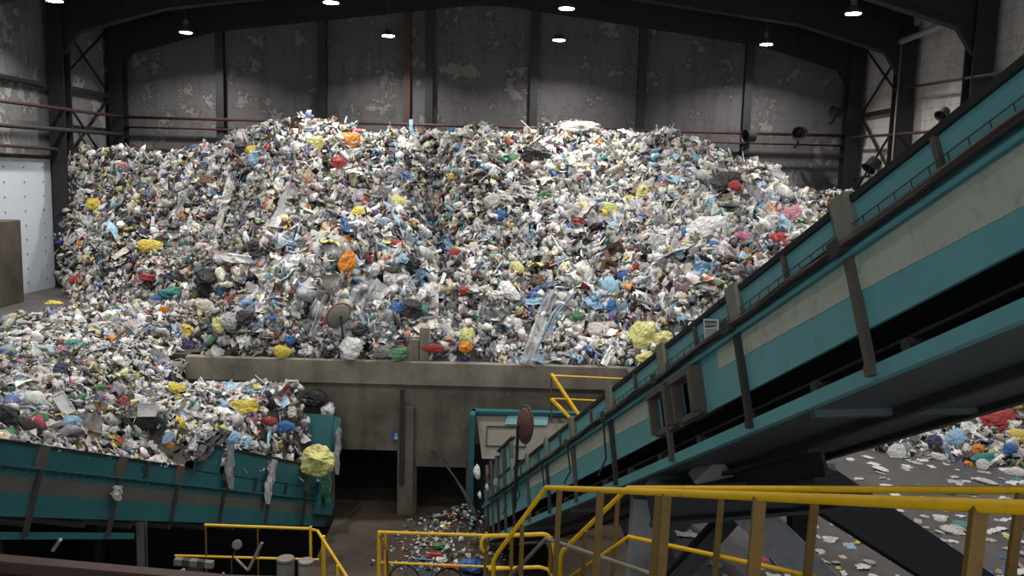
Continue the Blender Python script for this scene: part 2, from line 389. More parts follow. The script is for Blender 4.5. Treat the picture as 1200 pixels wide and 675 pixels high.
# spray cannons / fans on the back and right walls
def cannon(px, py, Y, sc, label, aim=(-.6, -1, -.2)):
    p = atY(px, py, Y); t = thing('spray_cannon', p, label, 'spray nozzle', 'wall spray cannons')
    a = np.array(aim, float); a /= np.linalg.norm(a)
    MB().lathe(p - a * .35 * sc, a, [(.1 * sc, 0), (.26 * sc, .08 * sc), (.28 * sc, .5 * sc), (.34 * sc, .62 * sc), (.3 * sc, .62 * sc), (.2 * sc, .3 * sc)], 16).build('barrel', MT['column'], t)
    MB().tube([p, p + np.array([0, .3, -.5]) * sc, (p[0] + (.0 if Y > 30 else 2.6), 39.5 if Y > 30 else p[1], p[2] - .6 * sc)], .06, 8).build('mount_arm', MT['column'], t)
cannon(938, 156, 38.8, 1.0, 'round dark spray nozzle on a stalk against the right back wall')
cannon(878, 160, 38.8, .9, 'dark squat spray nozzle on the back wall beside the sixth column', (-1, -.4, 0))
cannon(980, 131, 38.8, .8, 'small dark spray nozzle beside the right corner column', (-1, -.3, .1))
cannon(1105, 133, 27.8, .6, 'small dark spray nozzle pointing down on the right wall', (-.8, -.5, -.7))
cannon(1022, 193, 37.5, 1.0, 'dark jointed nozzle behind the big conveyor in the right corner', (-.7, -.2, -.8))

# ------------------------------------------------------------------ lamps
def lamp_proto():
    t = thing('high_bay_lamp', (0, 0, 0), 'x', 'lamp')
    MB().lathe((0, 0, 0), (0, 0, 1), [(.29, 0), (.27, .06), (.17, .2), (.11, .26), (.11, .5), (.04, .54)], 24).build('lamp_shade', MT['lamp_shade'], t)
    MB().lathe((0, 0, -.03), (0, 0, 1), [(.1, 0), (.25, .01), (.26, .028)], 24).build('lamp_glass', MT['lamp_on'], t)
    return t
LP = lamp_proto(); LAMP_PARTS = list(LP.children)
lp = [(218, 38, 37, 'second lamp from the left in the far row, over the left of the heap'), (455, 42, 37, 'far row lamp hanging before the third and fourth wall columns'),
      (655, 47, 37, 'far row lamp hanging near the fifth column from the left'), (898, 52, 37, 'far row lamp on a long rod, by the sixth wall column'),
      (64, 1, 30, 'nearest left lamp at the top edge above the left wall'), (388, 3, 30, 'near row lamp at the top edge above the left ridge'),
      (664, 10, 30, 'near row lamp above the centre of the heap'), (1000, 16, 30, 'bright near row lamp hanging before the right corner')]
LAMPW = 430
def lamp_rod(c, p):
    zr = 18.4 - abs(p[0] + 1.4) * ((18.4 - roof_z(XR) - 1.1) / (XR + 1.8)) - .02
    me = MB().tube([(0, 0, .5), (0, 0, zr - p[2])], .014, 6); o = me.build('drop_rod', MT['lamp_shade'], None, origin=(0, 0, 0)); o.parent = c
def lamp_light(p, w, size=.5):
    l = bpy.data.lights.new('lamp_light', 'AREA'); l.shape = 'DISK'; l.size = size; l.energy = w; l.spread = math.radians(140); l.color = (1, .97, .93)
    o = bpy.data.objects.new('lamp_light', l); col.objects.link(o); o.location = p
for i, (x, y, Y, lab) in enumerate(lp):
    p = atY(x, y, Y); c = LP if i == 0 else bpy.data.objects.new('high_bay_lamp', None)
    if i:
        col.objects.link(c); c['category'] = 'lamp'
        for ch in LAMP_PARTS: d = ch.copy(); col.objects.link(d); d.parent = c
    c.location = p; c['label'] = 'glowing high bay lamp, ' + lab if i else 'glowing high bay lamp in the far row above the left of the heap'
    c['group'] = 'high bay lamps'
    lamp_rod(c, p); lamp_light((p[0], p[1], p[2] - .1), LAMPW)
for Y, w in ((23, 1.0), (15.5, .55), (8, .4)):       # the same lamp grid carries on over the conveyors, above the frame
    for X in (-15, -6, 2, 11.5):
        c = bpy.data.objects.new('high_bay_lamp', None); col.objects.link(c); c['category'] = 'lamp'; c.location = (X, Y, 15.1)
        for ch in LAMP_PARTS: d = ch.copy(); col.objects.link(d); d.parent = c
        c['label'] = 'high bay lamp hanging above the conveyors, out of the top of the picture'; c['group'] = 'high bay lamps over the conveyors'
        lamp_rod(c, (X, Y, 15.1)); lamp_light((X, Y, 15.0), LAMPW * w)

# ------------------------------------------------------------------ concrete retaining wall with openings
WY = 22.0
t = thing('retaining_wall', (-2.7, WY, 0), 'long stained grey concrete retaining wall in front of the waste heap', 'concrete wall')
MB().box(-8.55, 3.1, WY, WY + .5, 3.55, 4.2).build('cap_beam', MT['concrete'], t, bevel=.03)
m = MB(); m.box(-8.5, -4.7, WY + .08, WY + .45, 0, 3.55); m.box(-4.7, -2.95, WY + .08, WY + .45, 1.75, 3.55); m.box(-2.95, -2.45, WY + .08, WY + .45, 0, 3.55)
m.box(-2.45, -1.1, WY + .08, WY + .45, 1.5, 3.55); m.box(-1.1, 3.05, WY + .08, WY + .45, 0, 3.55)
m.build('wall_panel', MT['concrete_dark'], t)
MB().box(-2.92, -2.5, WY - .12, WY + .08, 0, 3.0).build('pilaster', MT['concrete_dark'], t, bevel=.02)
MB().box(-2.86, -2.74, WY - .2, WY - .12, .9, 3.5).build('steel_channel', MT['strut'], t)
MB().box(-2.45, -1.1, WY + .02, WY + .5, 1.35, 1.52).build('lintel', MT['concrete_dark'], t)
# small blue round sign
p = atY(464, 512, WY - .01)
t = thing('safety_sign', p, 'small blue safety sign with white pictogram on the concrete wall', 'sign')
MB().box(p[0] - .11, p[0] + .11, WY + .04, WY + .075, p[2] - .13, p[2] + .13).build('sign_plate', MT['blue_sign'], t)
m = MB(); m.lathe((p[0], WY + .04, p[2] + .05), (0, -1, 0), [(.035, 0), (.035, .006)], 12); m.box(p[0] - .05, p[0] + .05, WY + .034, WY + .04, p[2] - .08, p[2] + .0)
m.build('pictogram', MT['white'], t)
# concrete post and wedge standing on the wall top
tag(MB().box(-2.4, -2.15, WY + .1, WY + .4, 4.18, 5.1).build('concrete_post', MT['concrete'], bevel=.02), 'short grey concrete post standing on the retaining wall', 'post')
m = MB(); m.prism([(-2.95, WY + .08, 4.2), (-2.42, WY + .08, 4.2), (-2.42, WY + .08, 4.75), (-2.6, WY + .08, 4.78)], (0, .35, 0))
tag(m.build('concrete_wedge', MT['concrete']), 'sloping grey concrete wedge on the retaining wall beside the short post', 'concrete block')
# convex traffic mirror seen from behind
def mirror(p, a, rx, ry, pole_to, mats, label, name='traffic_mirror'):
    t = thing(name, pole_to, label, 'mirror')
    p = np.array(p, float); a = np.array(a, float); a /= np.linalg.norm(a)
    MB().lathe(p, a, [(.02, -.1), (rx * .5, -.08), (rx * .85, -.03), (rx, .02)], 28).build('mirror_back', MT[mats[0]], t)
    MB().tube([p + rx * (math.cos(q) * np.cross(a, (0, 0, 1)) / np.linalg.norm(np.cross(a, (0, 0, 1))) + math.sin(q) * np.cross(np.cross(a, (0, 0, 1)), a) / np.linalg.norm(np.cross(np.cross(a, (0, 0, 1)), a))) + a * .02 for q in np.linspace(0, 2 * math.pi, 28, endpoint=False)], .025, 8, True).build('rim', MT[mats[1]], t)
    MB().lathe(p + a * .02, a, [(rx, 0), (rx * .7, .04), (.02, .06)], 28).build('mirror_face', MT['chrome'], t)
    MB().tube([pole_to, (p - a * .12)], .03, 8).build('pole', MT['strut'], t)
    MB().tube([(p - a * .12), p - a * .05], .04, 8).build('bracket', MT['strut'], t)
pw = atY(404, 420, WY + .2)
mirror(atY(397, 370, WY + .2), (-.62, .62, .3), .36, .36, (pw[0], WY + .2, 4.2), ('mirror_back', 'mirror_rim'), 'round traffic mirror on a thin pole standing on the concrete wall')

# ------------------------------------------------------------------ inclined conveyors
def frame(vp, ref, Y, flip):
    d = -flip * ray(*vp); d /= np.linalg.norm(d); P = atY(*ref, Y)
    l = np.cross(d, [0, 0, 1.0]); l /= np.linalg.norm(l); n = np.cross(l, d)
    if n[2] < 0: n = -n
    return P, d, l, n
def side(fr, x, y):
    P, d, l, n = fr; r = ray(x, y); t = ((P - CAM) @ l) / (r @ l); q = CAM + r * t - P
    return q @ d, q @ n
class CV:
    """a conveyor's own axes: s along, q across (away from the near side), h up off the belt"""
    def __init__(self, fr): self.P, self.d, self.l, self.n = fr
    def pt(self, s, q, h): return self.P + self.d * s - self.l * q + self.n * h
    def bx(self, m, s0, s1, q0, q1, h0, h1): return m.hexa([self.pt(s, q, h) for s in (s0, s1) for q in (q0, q1) for h in (h0, h1)])
    def quad(self, m, sh, q0, q1):  # outline in (s,h) extruded across
        return m.prism([self.pt(s, q0, h) for s, h in sh], -self.l * (q1 - q0))

# ---- big teal conveyor on the right
R = CV(frame((410, 702), (1200, 375), 4.2, 1)); frR = (R.P, R.d, R.l, R.n)
S0, S1 = -18.2, 2.6; W = 1.5
base = R.pt(S0, W / 2, 0); base[2] = 0
t = thing('inclined_conveyor', base, 'large teal inclined conveyor with cream stripe rising to the upper right', 'conveyor')
CONV = t
m = MB()
hs = [(-4.05, -4.5), (-4.6, -5.15)]          # inspection hatch openings
cuts = [S0, -5.2, -4.68, -4.52, -3.98, S1]
for a, b in ((S0, -5.2), (-4.68, -4.52), (-3.98, S1)): R.bx(m, a, b, 0, .03, .34, .86)
for a, b in ((-5.2, -4.68), (-4.52, -3.98)): R.bx(m, a, b, 0, .03, .34, .4); R.bx(m, a, b, 0, .03, .74, .86)
m.build('side_panel', MT['teal'], t)
m = MB(); R.quad(m, [(-3.1, .645), (-1.32, .6), (.3, .53), (S1, .5), (S1, .83), (-3.1, .83)], -.005, 0); m.build('cream_stripe', MT['cream'], t)
m = MB(); R.quad(m, [(-3.55, .66), (-3.14, .65), (-3.14, .83), (-3.55, .83)], -.005, 0); m.build('cream_patch', MT['cream'], t)
m = MB()
for a, b in ((-8.8, -6.9), (-6.8, -5.35), (-12.5, -9.0)): R.quad(m, [(a, .64), (b, .6), (b, .82), (a, .82)], -.005, 0)
m.build('grey_worn_stripe', MT['cream'], t)
m = MB(); R.bx(m, S0, S1, -.06, .03, .86, .9); R.bx(m, S0, S1, -.06, -.045, .83, .9); m.build('lip_flange', MT['teal'], t)
m = MB(); R.bx(m, S0, S1, .0, .02, .9, .97); m.build('lip_plate', MT['teal'], t)
for k in range(42):
    s = 1.2 - k * .27
    m = MB(); m.lathe(R.pt(s, 0, .925), R.l, [(.016, 0), (.016, .02), (.008, .03)], 8); m.build('bolt', MT['strut'], t)
m = MB(); R.bx(m, -14.0, S1, .03, .05, .97, 1.21); m.build('skirt_board', MT['teal'], t)
m = MB(); R.bx(m, -14.0, S1, .0, .1, 1.2, 1.25); m.build('rubber_edge', MT['black'], t)
m = MB()   # taller two-tier boards at the tail
for a, b, hh in ((-18.2, -17.0, 1.5), (-17.0, -15.8, 1.72), (-15.8, -14.0, 1.84)):
    R.bx(m, a, b, .03, .05, .97, 1.36); R.bx(m, a + .03, b - .03, .05, .07, 1.3, hh)
m.build('tail_board', MT['teal'], t)
m = MB()
for a, b, hh in ((-18.2, -17.0, 1.5), (-17.0, -15.8, 1.72), (-15.8, -14.0, 1.84)):
    R.bx(m, a, b, .0, .1, hh, hh + .05); R.bx(m, a, b, .01, .06, 1.28, 1.32)
m.build('tail_rubber_edge', MT['black'], t)
ps = [.65, -1.27, -3.05, -4.9, -6.9, -8.9, -10.7, -12.4, -14.0, -15.0, -15.9, -16.7, -17.4]
for i, s in enumerate(ps):
    w = .1 if i < 8 else .06
    top = 1.28 if i < 8 else 1.42
    m = MB(); R.bx(m, s - w, s + w, -.035, .03, .95, top); R.bx(m, s - w, s - w + .02, -.035, .06, .95, top); m.build('board_bracket', MT['post'] if i < 9 else MT['post_dark'], t)
    m = MB(); R.bx(m, s - .03, s + .03, -.055, -.005, .03, .88); R.bx(m, s - .035, s + .035, -.065, 0, .03, .1); m.build('strut', MT['strut'] if i % 2 == 0 else MT['post_dark'], t)
    if i >= 8:
        m = MB(); R.bx(m, s - w, s + w, -.035, .03, 1.42, 1.44 + .34); m.build('upper_bracket', MT['post_dark'], t)
for s in (-.3, -2.15, -4.0, -5.9, -7.9, -9.8, -11.5, -13.2):
    m = MB(); R.bx(m, s - .02, s + .02, -.005, .03, .97, 1.2); m.build('board_rib', MT['post_dark'], t)
m = MB(); R.bx(m, S0, S1, -.02, .06, 0, .1); m.build('bottom_chord', MT['teal'], t)
m = MB(); R.bx(m, S0, S1, W - .06, W + .02, 0, .1); m.build('bottom_chord', MT['teal_dark'], t)
m = MB(); R.bx(m, S0, S1, W - .03, W, .3, 1.2); m.build('far_side_panel', MT['teal_dark'], t)
m = MB(); R.bx(m, S0 + .3, S1, .1, W - .1, .6, .63); m.build('carrying_belt', MT['belt'], t)
m = MB(); R.bx(m, S0 + .3, S1, .1, W - .1, .2, .22); m.build('return_belt', MT['belt'], t)
for k in range(18):
    s = S0 + .4 + k * 1.12
    m = MB(); m.tube([R.pt(s, .05, .15), R.pt(s, W - .05, .15)], .05, 10); m.build('return_roller', MT['strut'], t)
m = MB(); R.bx(m, S0, S1, .06, W * .5, -.005, .015); R.bx(m, S0, S1, W * .5, W - .06, -.02, .0); m.build('underside_sheet', MT['under'], t)
m = MB(); R.bx(m, S0, S1, .68, .76, -.08, 0); R.bx(m, S0, S1, W - .1, W, -.07, 0); m.build('underside_stiffener', MT['beam_black'], t)
for s in (1.5, -2.2, -5.9, -9.6, -13.3):
    m = MB(); R.bx(m, s - .04, s + .04, .05, W - .05, -.06, 0); m.build('cross_member', MT['under'], t)
m = MB(); m.lathe(R.pt(S0 + .3, -.03, .4), -R.l, [(.22, 0), (.22, W + .06)], 20); m.build('tail_drum', MT['strut'], t)
# hatches
for (a, b) in ((-4.5, -4.0), (-5.2, -4.7)):
    f = MB()
    R.bx(f, a - .05, b + .05, -.12, 0, .74, .8); R.bx(f, a - .05, b + .05, -.05, 0, .34, .4); R.bx(f, a - .06, a, -.1, .0, .36, .8); R.bx(f, b, b + .07, -.14, .0, .36, .8)
    hf = f.build('hatch_frame', MT['post_dark'], t)
    f = MB(); R.bx(f, a - .2, b + .2, .08, .1, .34, .84); f.build('hatch_shade_sheet', MT['black'], hf)  # black sheet stands for the shade inside the hatch opening
    f = MB(); f.tube([R.pt(a + .1, .05, .5), R.pt(b - .12, .02, .52), R.pt(b - .1, .02, .66)], .03, 8); f.build('hatch_lever', MT['rust'], hf)
# cable bundle along the lip (lies in brackets on the conveyor and moves with it)
def wob(s, a, sd): return a * mnoise.noise(Vector((s * 1.7, sd, 0)))
for k, (q, h, r) in enumerate(((-.05, .905, .02), (-.085, .91, .017), (-.06, .93, .015), (-.10, .89, .013), (-.04, .945, .011))):
    ss = np.arange(-16.8, S1, .18)
    m = MB(); m.tube([R.pt(s, q - .02 * abs(math.sin(s + k)), h + wob(s, .022, k * 3.1) + .006 * math.cos(s * 3.4)) for s in ss], r, 7)
    smooth_shade(m.build('cable', MT['cable'], t))
m = MB()          # wire ladder of the cable tray along the upper run
ss = np.arange(-7.5, S1, .17)
for h in (.985, 1.04): m.tube([R.pt(-7.5, -.02, h), R.pt(S1, -.02, h)], .004, 5)
for s in ss: m.tube([R.pt(s, -.02, .94), R.pt(s, -.02, 1.042)], .004, 5)
m.build('wire_tray', MT['strut'], t)
for s in (-1.27, -3.05, -4.9, -6.9, -8.9):
    m = MB(); R.bx(m, s - .05, s + .08, -.13, 0, .86, .89); R.bx(m, s - .06, s + .06, -.14, -.12, .84, .95); m.build('cable_clamp', MT['strut'], t)
# hanging cable ends
for s, ln in ((-7.0, .8), (-8.95, .65), (-10.8, .7), (-13.1, .5), (-14.6, .6)):
    p = R.pt(s, -.09, .93); m = MB(); m.tube([p, p + np.array([.02, -.03, -.2]), p + np.array([.06, -.04, -ln * .7]), p + np.array([-.03, -.03, -ln])], .014, 6); m.build('hanging_cable', MT['cable'], t)
# notice on the board
s_, h_ = side(frR, 835, 387)
def onside(u, v):
    a = np.array([827, 373.5]) * (1 - u) + np.array([844.5, 374.5]) * u; b = np.array([829, 403]) * (1 - u) + np.array([845.5, 397.5]) * u
    p = a * (1 - v) + b * v; ss, hh = side(frR, *p); return ss, hh
c_ = R.pt(*(lambda a: (a[0], -.03, a[1]))(onside(.5, .5)))
def plate(m, u0, u1, v0, v1, q, th=.004):
    return m.prism([R.pt(a[0], q, a[1]) for a in (onside(u, v) for u, v in ((u0, v0), (u1, v0), (u1, v1), (u0, v1)))], R.l * th)
t = thing('warning_notice', c_, 'white notice with lines of black print on the conveyor board', 'sign')
plate(MB(), 0, 1, 0, 1, -.02).build('sign_plate', MT['white'], t)
m = MB()
r_ = random.Random(3)
for v0, v1, big in ((.07, .16, 1), (.19, .23, 0), (.27, .36, 1), (.44, .47, 0), (.51, .54, 0), (.58, .61, 0), (.66, .69, 0), (.74, .77, 0), (.83, .86, 0)):
    u = .1
    while u < .86:
        w_ = r_.uniform(.1, .2) if big else r_.uniform(.05, .13); plate(m, u, min(u + w_, .9), v0, v1, -.026, .002); u += w_ + (.025 if big else .04)
m.build('print_lines', MT['ink'], t)

# supports under the big conveyor
def leg(name, p0, p1, w, h, mat, label, up=(0, 0, 1), cat='support beam'):
    t = thing(name, p1, label, cat); d = np.array(p1) - np.array(p0)
    (MB().beam(p0, p1, w, h, up) if mat == 'beam' else MB().ibeam(p0, p1, w, h, .03, up)).build('beam', MT[mat], t)
    p1 = np.array(p1); MB().box(p1[0] - .3, p1[0] + .3, p1[1] - .3, p1[1] + .3, p1[2] - .02, p1[2] + .03).build('foot_plate', MT[mat], t)
    return t
leg('raking_beam', R.pt(-4.9, W - .1, -.2), atZ(1165, 705, ZF), .46, .4, 'beam_black', 'thick black raking beam from the conveyor down to the tipping floor', (-.2, -1, .4))
leg('raking_beam', R.pt(-5.15, .4, .0), atZ(1000, 718, ZF), .36, .2, 'beam', 'grey raking beam under the conveyor seen behind the yellow rails', (0, -1, 0))
leg('brace_beam', atY(862, 598, 10.0), atZ(770, 700, ZF), .2, .2, 'beam_black', 'short black diagonal brace crossing the grey raking beam', (1, 0, 1))
leg('support_column', atY(938, 560, 9.9), atZ(938, 668, ZF), .26, .26, 'beam_black', 'black upright column between the two raking beams', (0, 1, 0))
a0 = R.pt(-7.0, .35, -.1); leg('support_column', a0, (a0[0] - .05, a0[1], 0), .3, .3, 'beam', 'grey upright column carrying the conveyor at the edge of the pit', (0, 1, 0))
a0 = R.pt(-6.75, .05, -.02)
t = thing('cross_beam', R.pt(-5.3, .7, -.5), 'heavy black cross beam under the conveyor above the yellow rails', 'support beam')
MB().ibeam(R.pt(-5.6, -.1, -.33), R.pt(-4.6, W + .1, -.33), .32, .4, .04).build('beam', MT['beam_black'], t)
MB().ibeam(R.pt(-6.9, .5, -.22), R.pt(-3.6, .9, -.22), .3, .3, .04).build('runner', MT['beam_black'], t)
MB().box(*(lambda p: (p[0] - .3, p[0] + .3, p[1] - .2, p[1] + .2, p[2] - .12, p[2] + .2))(R.pt(-5.0, W - .3, -.3))).build('bearing_block', MT['beam_black'], t)

# rusty mirror leaning from the conveyor side
pm = R.pt(*(lambda s, h: (s, -.15, h))(*side(frR, 612, 596)))
pc = R.pt(*(lambda s, h: (s, -.2, h))(*side(frR, 627, 497)))
mirror(pc, (.93, .36, -.1), .33, .36, pm, ('mirror_rust', 'rust'), 'rusty round mirror on a pole fixed to the conveyor side')

# ---- chute hood behind the conveyor tail
p = atY(560, 545, 21.2)
t = thing('feed_hood', (-.3, 21.5, 0), 'teal framed hood with scuffed beige sheet in front of the concrete wall', 'chute')
zt = 2.95; zb = 1.95
MB().prism([(-.85, 21.7, zt), (2.0, 21.7, zt), (2.0, 21.0, zb), (-.65, 21.0, zb)], (0, .03, .03)).build('sloping_sheet', MT['beige'], t)
m = MB(); m.prism([(-.1, 21.5, zb + .5 / .7 + .05), (1.0, 21.5, zb + .5 / .7 + .05), (1.05, 21.66, zb + .66 / .7 + .05), (0, 21.66, zb + .66 / .7 + .05)], (0, -.01, .01)); m.build('paint_patch', MT['teal'], t)
m = MB(); sl = lambda y: zb + (y - 21.0) / .7 * (zt - zb) + .0
for a, b in (((-.55, 21.2), (.45, 21.2)), ((-.55, 21.5), (.45, 21.5)), ((-.55, 21.2), (-.55, 21.5)), ((.45, 21.2), (.45, 21.5))):
    m.beam((a[0], a[1] - .03, sl(a[1])), (b[0], b[1] - .03, sl(b[1])), .025, .025)
m.build('patch_weld', MT['rust'], t)
MB().box(-.98, 2.1, 21.6, 21.85, zt - .0, zt + .08).build('head_beam', MT['teal_dark'], t)
MB().box(-.99, -.86, 21.2, 21.8, 0, zt + .08).build('side_frame', MT['teal_dark'], t)
MB().box(-.86, 2.0, 21.55, 21.6, 0, zb + .2).build('back_sheet', MT['black'], t)
# yellow stair rail on it
def rail(name, loc, label, group='yellow guard rails'): return thing(name, loc, label, 'railing', group)
Y0 = 21.4
t = rail('stair_railing', atY(646, 492, Y0), 'thin yellow railing with slanted stair rails beside the concrete wall')
MB().tube([atY(646, 492, Y0), atY(646, 440, Y0)], .02, 8).build('post', MT['yellow_post'], t)
MB().tube([atY(646, 440, Y0), atY(730, 444, Y0)], .022, 8).build('top_rail', MT['yellow'], t)
MB().tube([atY(646, 467, Y0), atY(712, 470, Y0)], .02, 8).build('mid_rail', MT['yellow'], t)
MB().beam(atY(646, 438, Y0), atY(678, 486, Y0 - .5), .09, .05).build('stair_rail', MT['yellow'], t)
MB().beam(atY(646, 467, Y0), atY(671, 493, Y0 - .5), .09, .05).build('stair_rail', MT['yellow'], t)
MB().tube([atY(727, 444, Y0), atY(727, 492, Y0)], .02, 8).build('post', MT['yellow_post'], t)

# ---- left conveyor
Lf = frame((763, 629), (0, 605), 10.5, -1); Lc = CV(Lf)
A0, A1, LW = -3.5, 11.5, 2.0
t = thing('inclined_conveyor', (Lc.pt(A1, LW / 2, 0)[0], Lc.pt(A1, LW / 2, 0)[1], 0), 'dirty dark teal conveyor at lower left loaded with waste', 'conveyor')
m = MB(); Lc.bx(m, A0, A1, 0, .04, 0, .3); m.build('lower_panel', MT['teal_dark'], t)
m = MB(); Lc.bx(m, A0, A1, .002, .038, .3, .52); m.build('grey_stripe', MT['greystripe'], t)
m = MB(); Lc.bx(m, A0, A1, 0, .04, .52, .66); Lc.bx(m, A0, A1, -.05, 0, .63, .66); m.build('flange_band', MT['teal_dark'], t)
m = MB(); Lc.bx(m, A0, 10.6, .03, .06, .66, .93); m.build('skirt_board', MT['teal_dark'], t)
m = MB(); Lc.bx(m, A0, 4.5, 0, .08, .93, .96); m.build('rubber_edge', MT['black'], t)
for k in range(60):
    s = A0 + .3 + k * .17
    m = MB(); m.lathe(Lc.pt(s, 0, .59), Lc.l, [(.014, 0), (.014, .018), (.006, .026)], 6); m.build('bolt', MT['strut'], t)
def sL(x, y): return side(Lf, x, y)[0]
lps = [sL(48, 540), sL(140, 555), sL(208, 565), sL(265, 560), sL(317, 570), sL(358, 580)]
for i, s in enumerate(lps):
    w = .085; top = .95 if i < 3 else 1.25
    m = MB(); Lc.bx(m, s - w, s + w, -.04, .03, .64 if i < 3 else .8, top); m.build('board_bracket', MT['post_dark'], t)
    m = MB(); Lc.bx(m, s - .035, s + .035, -.045, 0, -.25 if i < 2 else .0, .66 if i < 3 else .82); m.build('strut', MT['strut'], t)
for x in (172, 302, 338):
    s = sL(x, 555); m = MB(); Lc.bx(m, s - .03, s + .03, -.02, .03, .68, .95); m.build('board_rib', MT['strut'], t)
# raised boards of the hopper
for a, b in ((sL(231, 540), sL(262, 540)), (sL(270, 545), sL(315, 550)), (sL(321, 550), sL(352, 560)), (sL(352, 560), 10.6)):
    m = MB(); Lc.bx(m, a + .02, b - .02, .03, .06, .9, 1.4); Lc.bx(m, a + .02, b - .02, .02, .03, .92, .96); m.build('hopper_board', MT['teal_dark'], t)
    m = MB(); Lc.bx(m, a, b, .0, .09, 1.4, 1.44); m.build('rubber_edge', MT['black'], t)
m = MB(); Lc.bx(m, 10.7, 10.78, -.12, LW, .75, 2.75); m.build('end_plate', MT['teal_dark'], t)
m = MB(); Lc.bx(m, 10.78, 11.25, -.12, .0, .75, 2.75); m.build('end_return', MT['teal'], t)
m = MB(); Lc.bx(m, 10.6, 11.5, -.15, .02, .3, .78); m.build('end_box', MT['teal_dark'], t)
m = MB(); Lc.bx(m, A0, 3.1, 0, .1, -.29, -.2); m.build('bottom_chord', MT['teal_dark'], t)
m = MB(); Lc.bx(m, A0, A1, LW - .04, LW, 0, 1.2); m.build('far_side_panel', MT['teal_dark'], t)
m = MB(); Lc.bx(m, A0, A1, .1, LW - .1, .3, .33); m.build('carrying_belt', MT['belt'], t)
m = MB(); Lc.bx(m, A0, A1, .04, LW - .04, .0, .02); m.build('underside_sheet', MT['black'], t)
for k in range(12):
    s = A0 + .5 + k * 1.2; m = MB(); m.tube([Lc.pt(s, .05, -.08), Lc.pt(s, LW - .05, -.08)], .06, 8); m.build('return_roller', MT['strut'], t)
p = Lc.pt(sL(167, 613), .03, 0); MB().ibeam((p[0], p[1], -3), (p[0], p[1], p[2]), .12, .14, .02, (0, 1, 0)).build('leg', MT['greystripe'], t)
for s in (.2, -2.5):
    p = Lc.pt(s, .15, -.3); MB().ibeam((p[0], p[1], -3), (p[0], p[1], p[2] + .05), .1, .14, .02, (0, 1, 0)).build('leg', MT['strut'], t)

# dark machine and clutter under the left conveyor
t = thing('drive_unit', (-6.0, 12.6, 0), 'dark drive machine in the gloom under the left conveyor', 'machine')
MB().box(-7.6, -6.7, 12.3, 13.2, -3, 1.2).build('gearbox', MT['beam_black'], t, bevel=.05)
MB().lathe((-6.7, 12.8, .7), (1, 0, 0), [(.45, 0), (.45, .2), (.2, .25), (.2, .5)], 20).build('drive_wheel', MT['strut'], t)
MB().tube([(-7.4, 12.5, 1.15), (-7.2, 12.4, 1.7), (-6.9, 12.4, 1.1)], .05, 8).build('hose', MT['cable'], t)
# walkway platform in the pit (below the frame) with rails
t = thing('pit_walkway', (-3.4, 12.2, 0), 'dark steel walkway platform in the pit under the yellow railings', 'walkway')
MB().box(-6.6, .1, 11.2, 13.55, 2.25, 2.33).build('deck', MT['strut'], t)
for x in (-6.4, -3.3, -.1):
    for y in (11.4, 13.3): MB().beam((x, y, 0 if x > -4 else -3), (x, y, 2.25), .12, .12).build('leg', MT['strut'], t)
p0 = atY(0, 664, 9.6); p1 = atY(235, 684, 10.4)
leg('edge_beam', p0 + (p0 - p1) * .4, p1 + (p1 - p0) * .3, .2, .22, 'rust', 'rusty brown beam along the bottom left edge of the picture')
for a, b, r, nm, lb in (((186, 582, 11.2), (204, 566, 11.4), .02, 'loose_rod', 'short pale rod leaning under the left conveyor'), ((0, 582, 10.2), (13, 566, 10.3), .03, 'loose_rod', 'pale rod at the left edge below the conveyor')):
    pass

Y1 = 13.45; zd = 2.33
t = rail('guard_railing', atY(240, 700, Y1), 'yellow guard railing on the walkway under the left conveyor, ending in a slope')
MB().tube([atY(240, 615, Y1), atY(362, 619.5, Y1), atY(372, 622, Y1), atY(404, 672, Y1 - .6), atY(418, 695, Y1 - .9)], .024, 8).build('top_rail', MT['yellow'], t)
MB().tube([atY(205, 651, Y1), atY(374, 656, Y1)], .02, 8).build('mid_rail', MT['yellow'], t)
for x, r_, mt in ((241, .016, 'yellow_post'), (302, .016, 'yellow_post'), (364, .024, 'yellow'), (379, .035, 'yellow')):
    a = atY(x, 617 if x < 370 else 628, Y1); MB().tube([a, (a[0], a[1], zd)], r_, 8).build('post', MT[mt], t)
a = atY(396, 662, Y1 - .5); MB().tube([a, (a[0], a[1], zd)], .025, 8).build('post', MT['yellow'], t)

Y2 = 12.9
t = rail('guard_railing', atY(500, 700, Y2), 'long yellow guard railing in front of the parked bicycle')
MB().tube([atY(443, 623.5, Y2), atY(585, 628, Y2)], .026, 8).build('top_rail', MT['yellow'], t)
MB().tube([atY(443, 659, Y2), atY(605, 665.5, Y2)], .02, 8).build('mid_rail', MT['yellow'], t)
for x, r_ in ((444.5, .032), (452, .02), (570, .018)):
    a = atY(x, 624, Y2); MB().tube([a, (a[0], a[1], zd)], r_, 8).build('post', MT['yellow'], t)
MB().tube([atY(444, 626, Y2), atY(453, 645, Y2 - .1), atY(456, 690, Y2 - .1)], .02, 8).build('kick_brace', MT['yellow_post'], t)

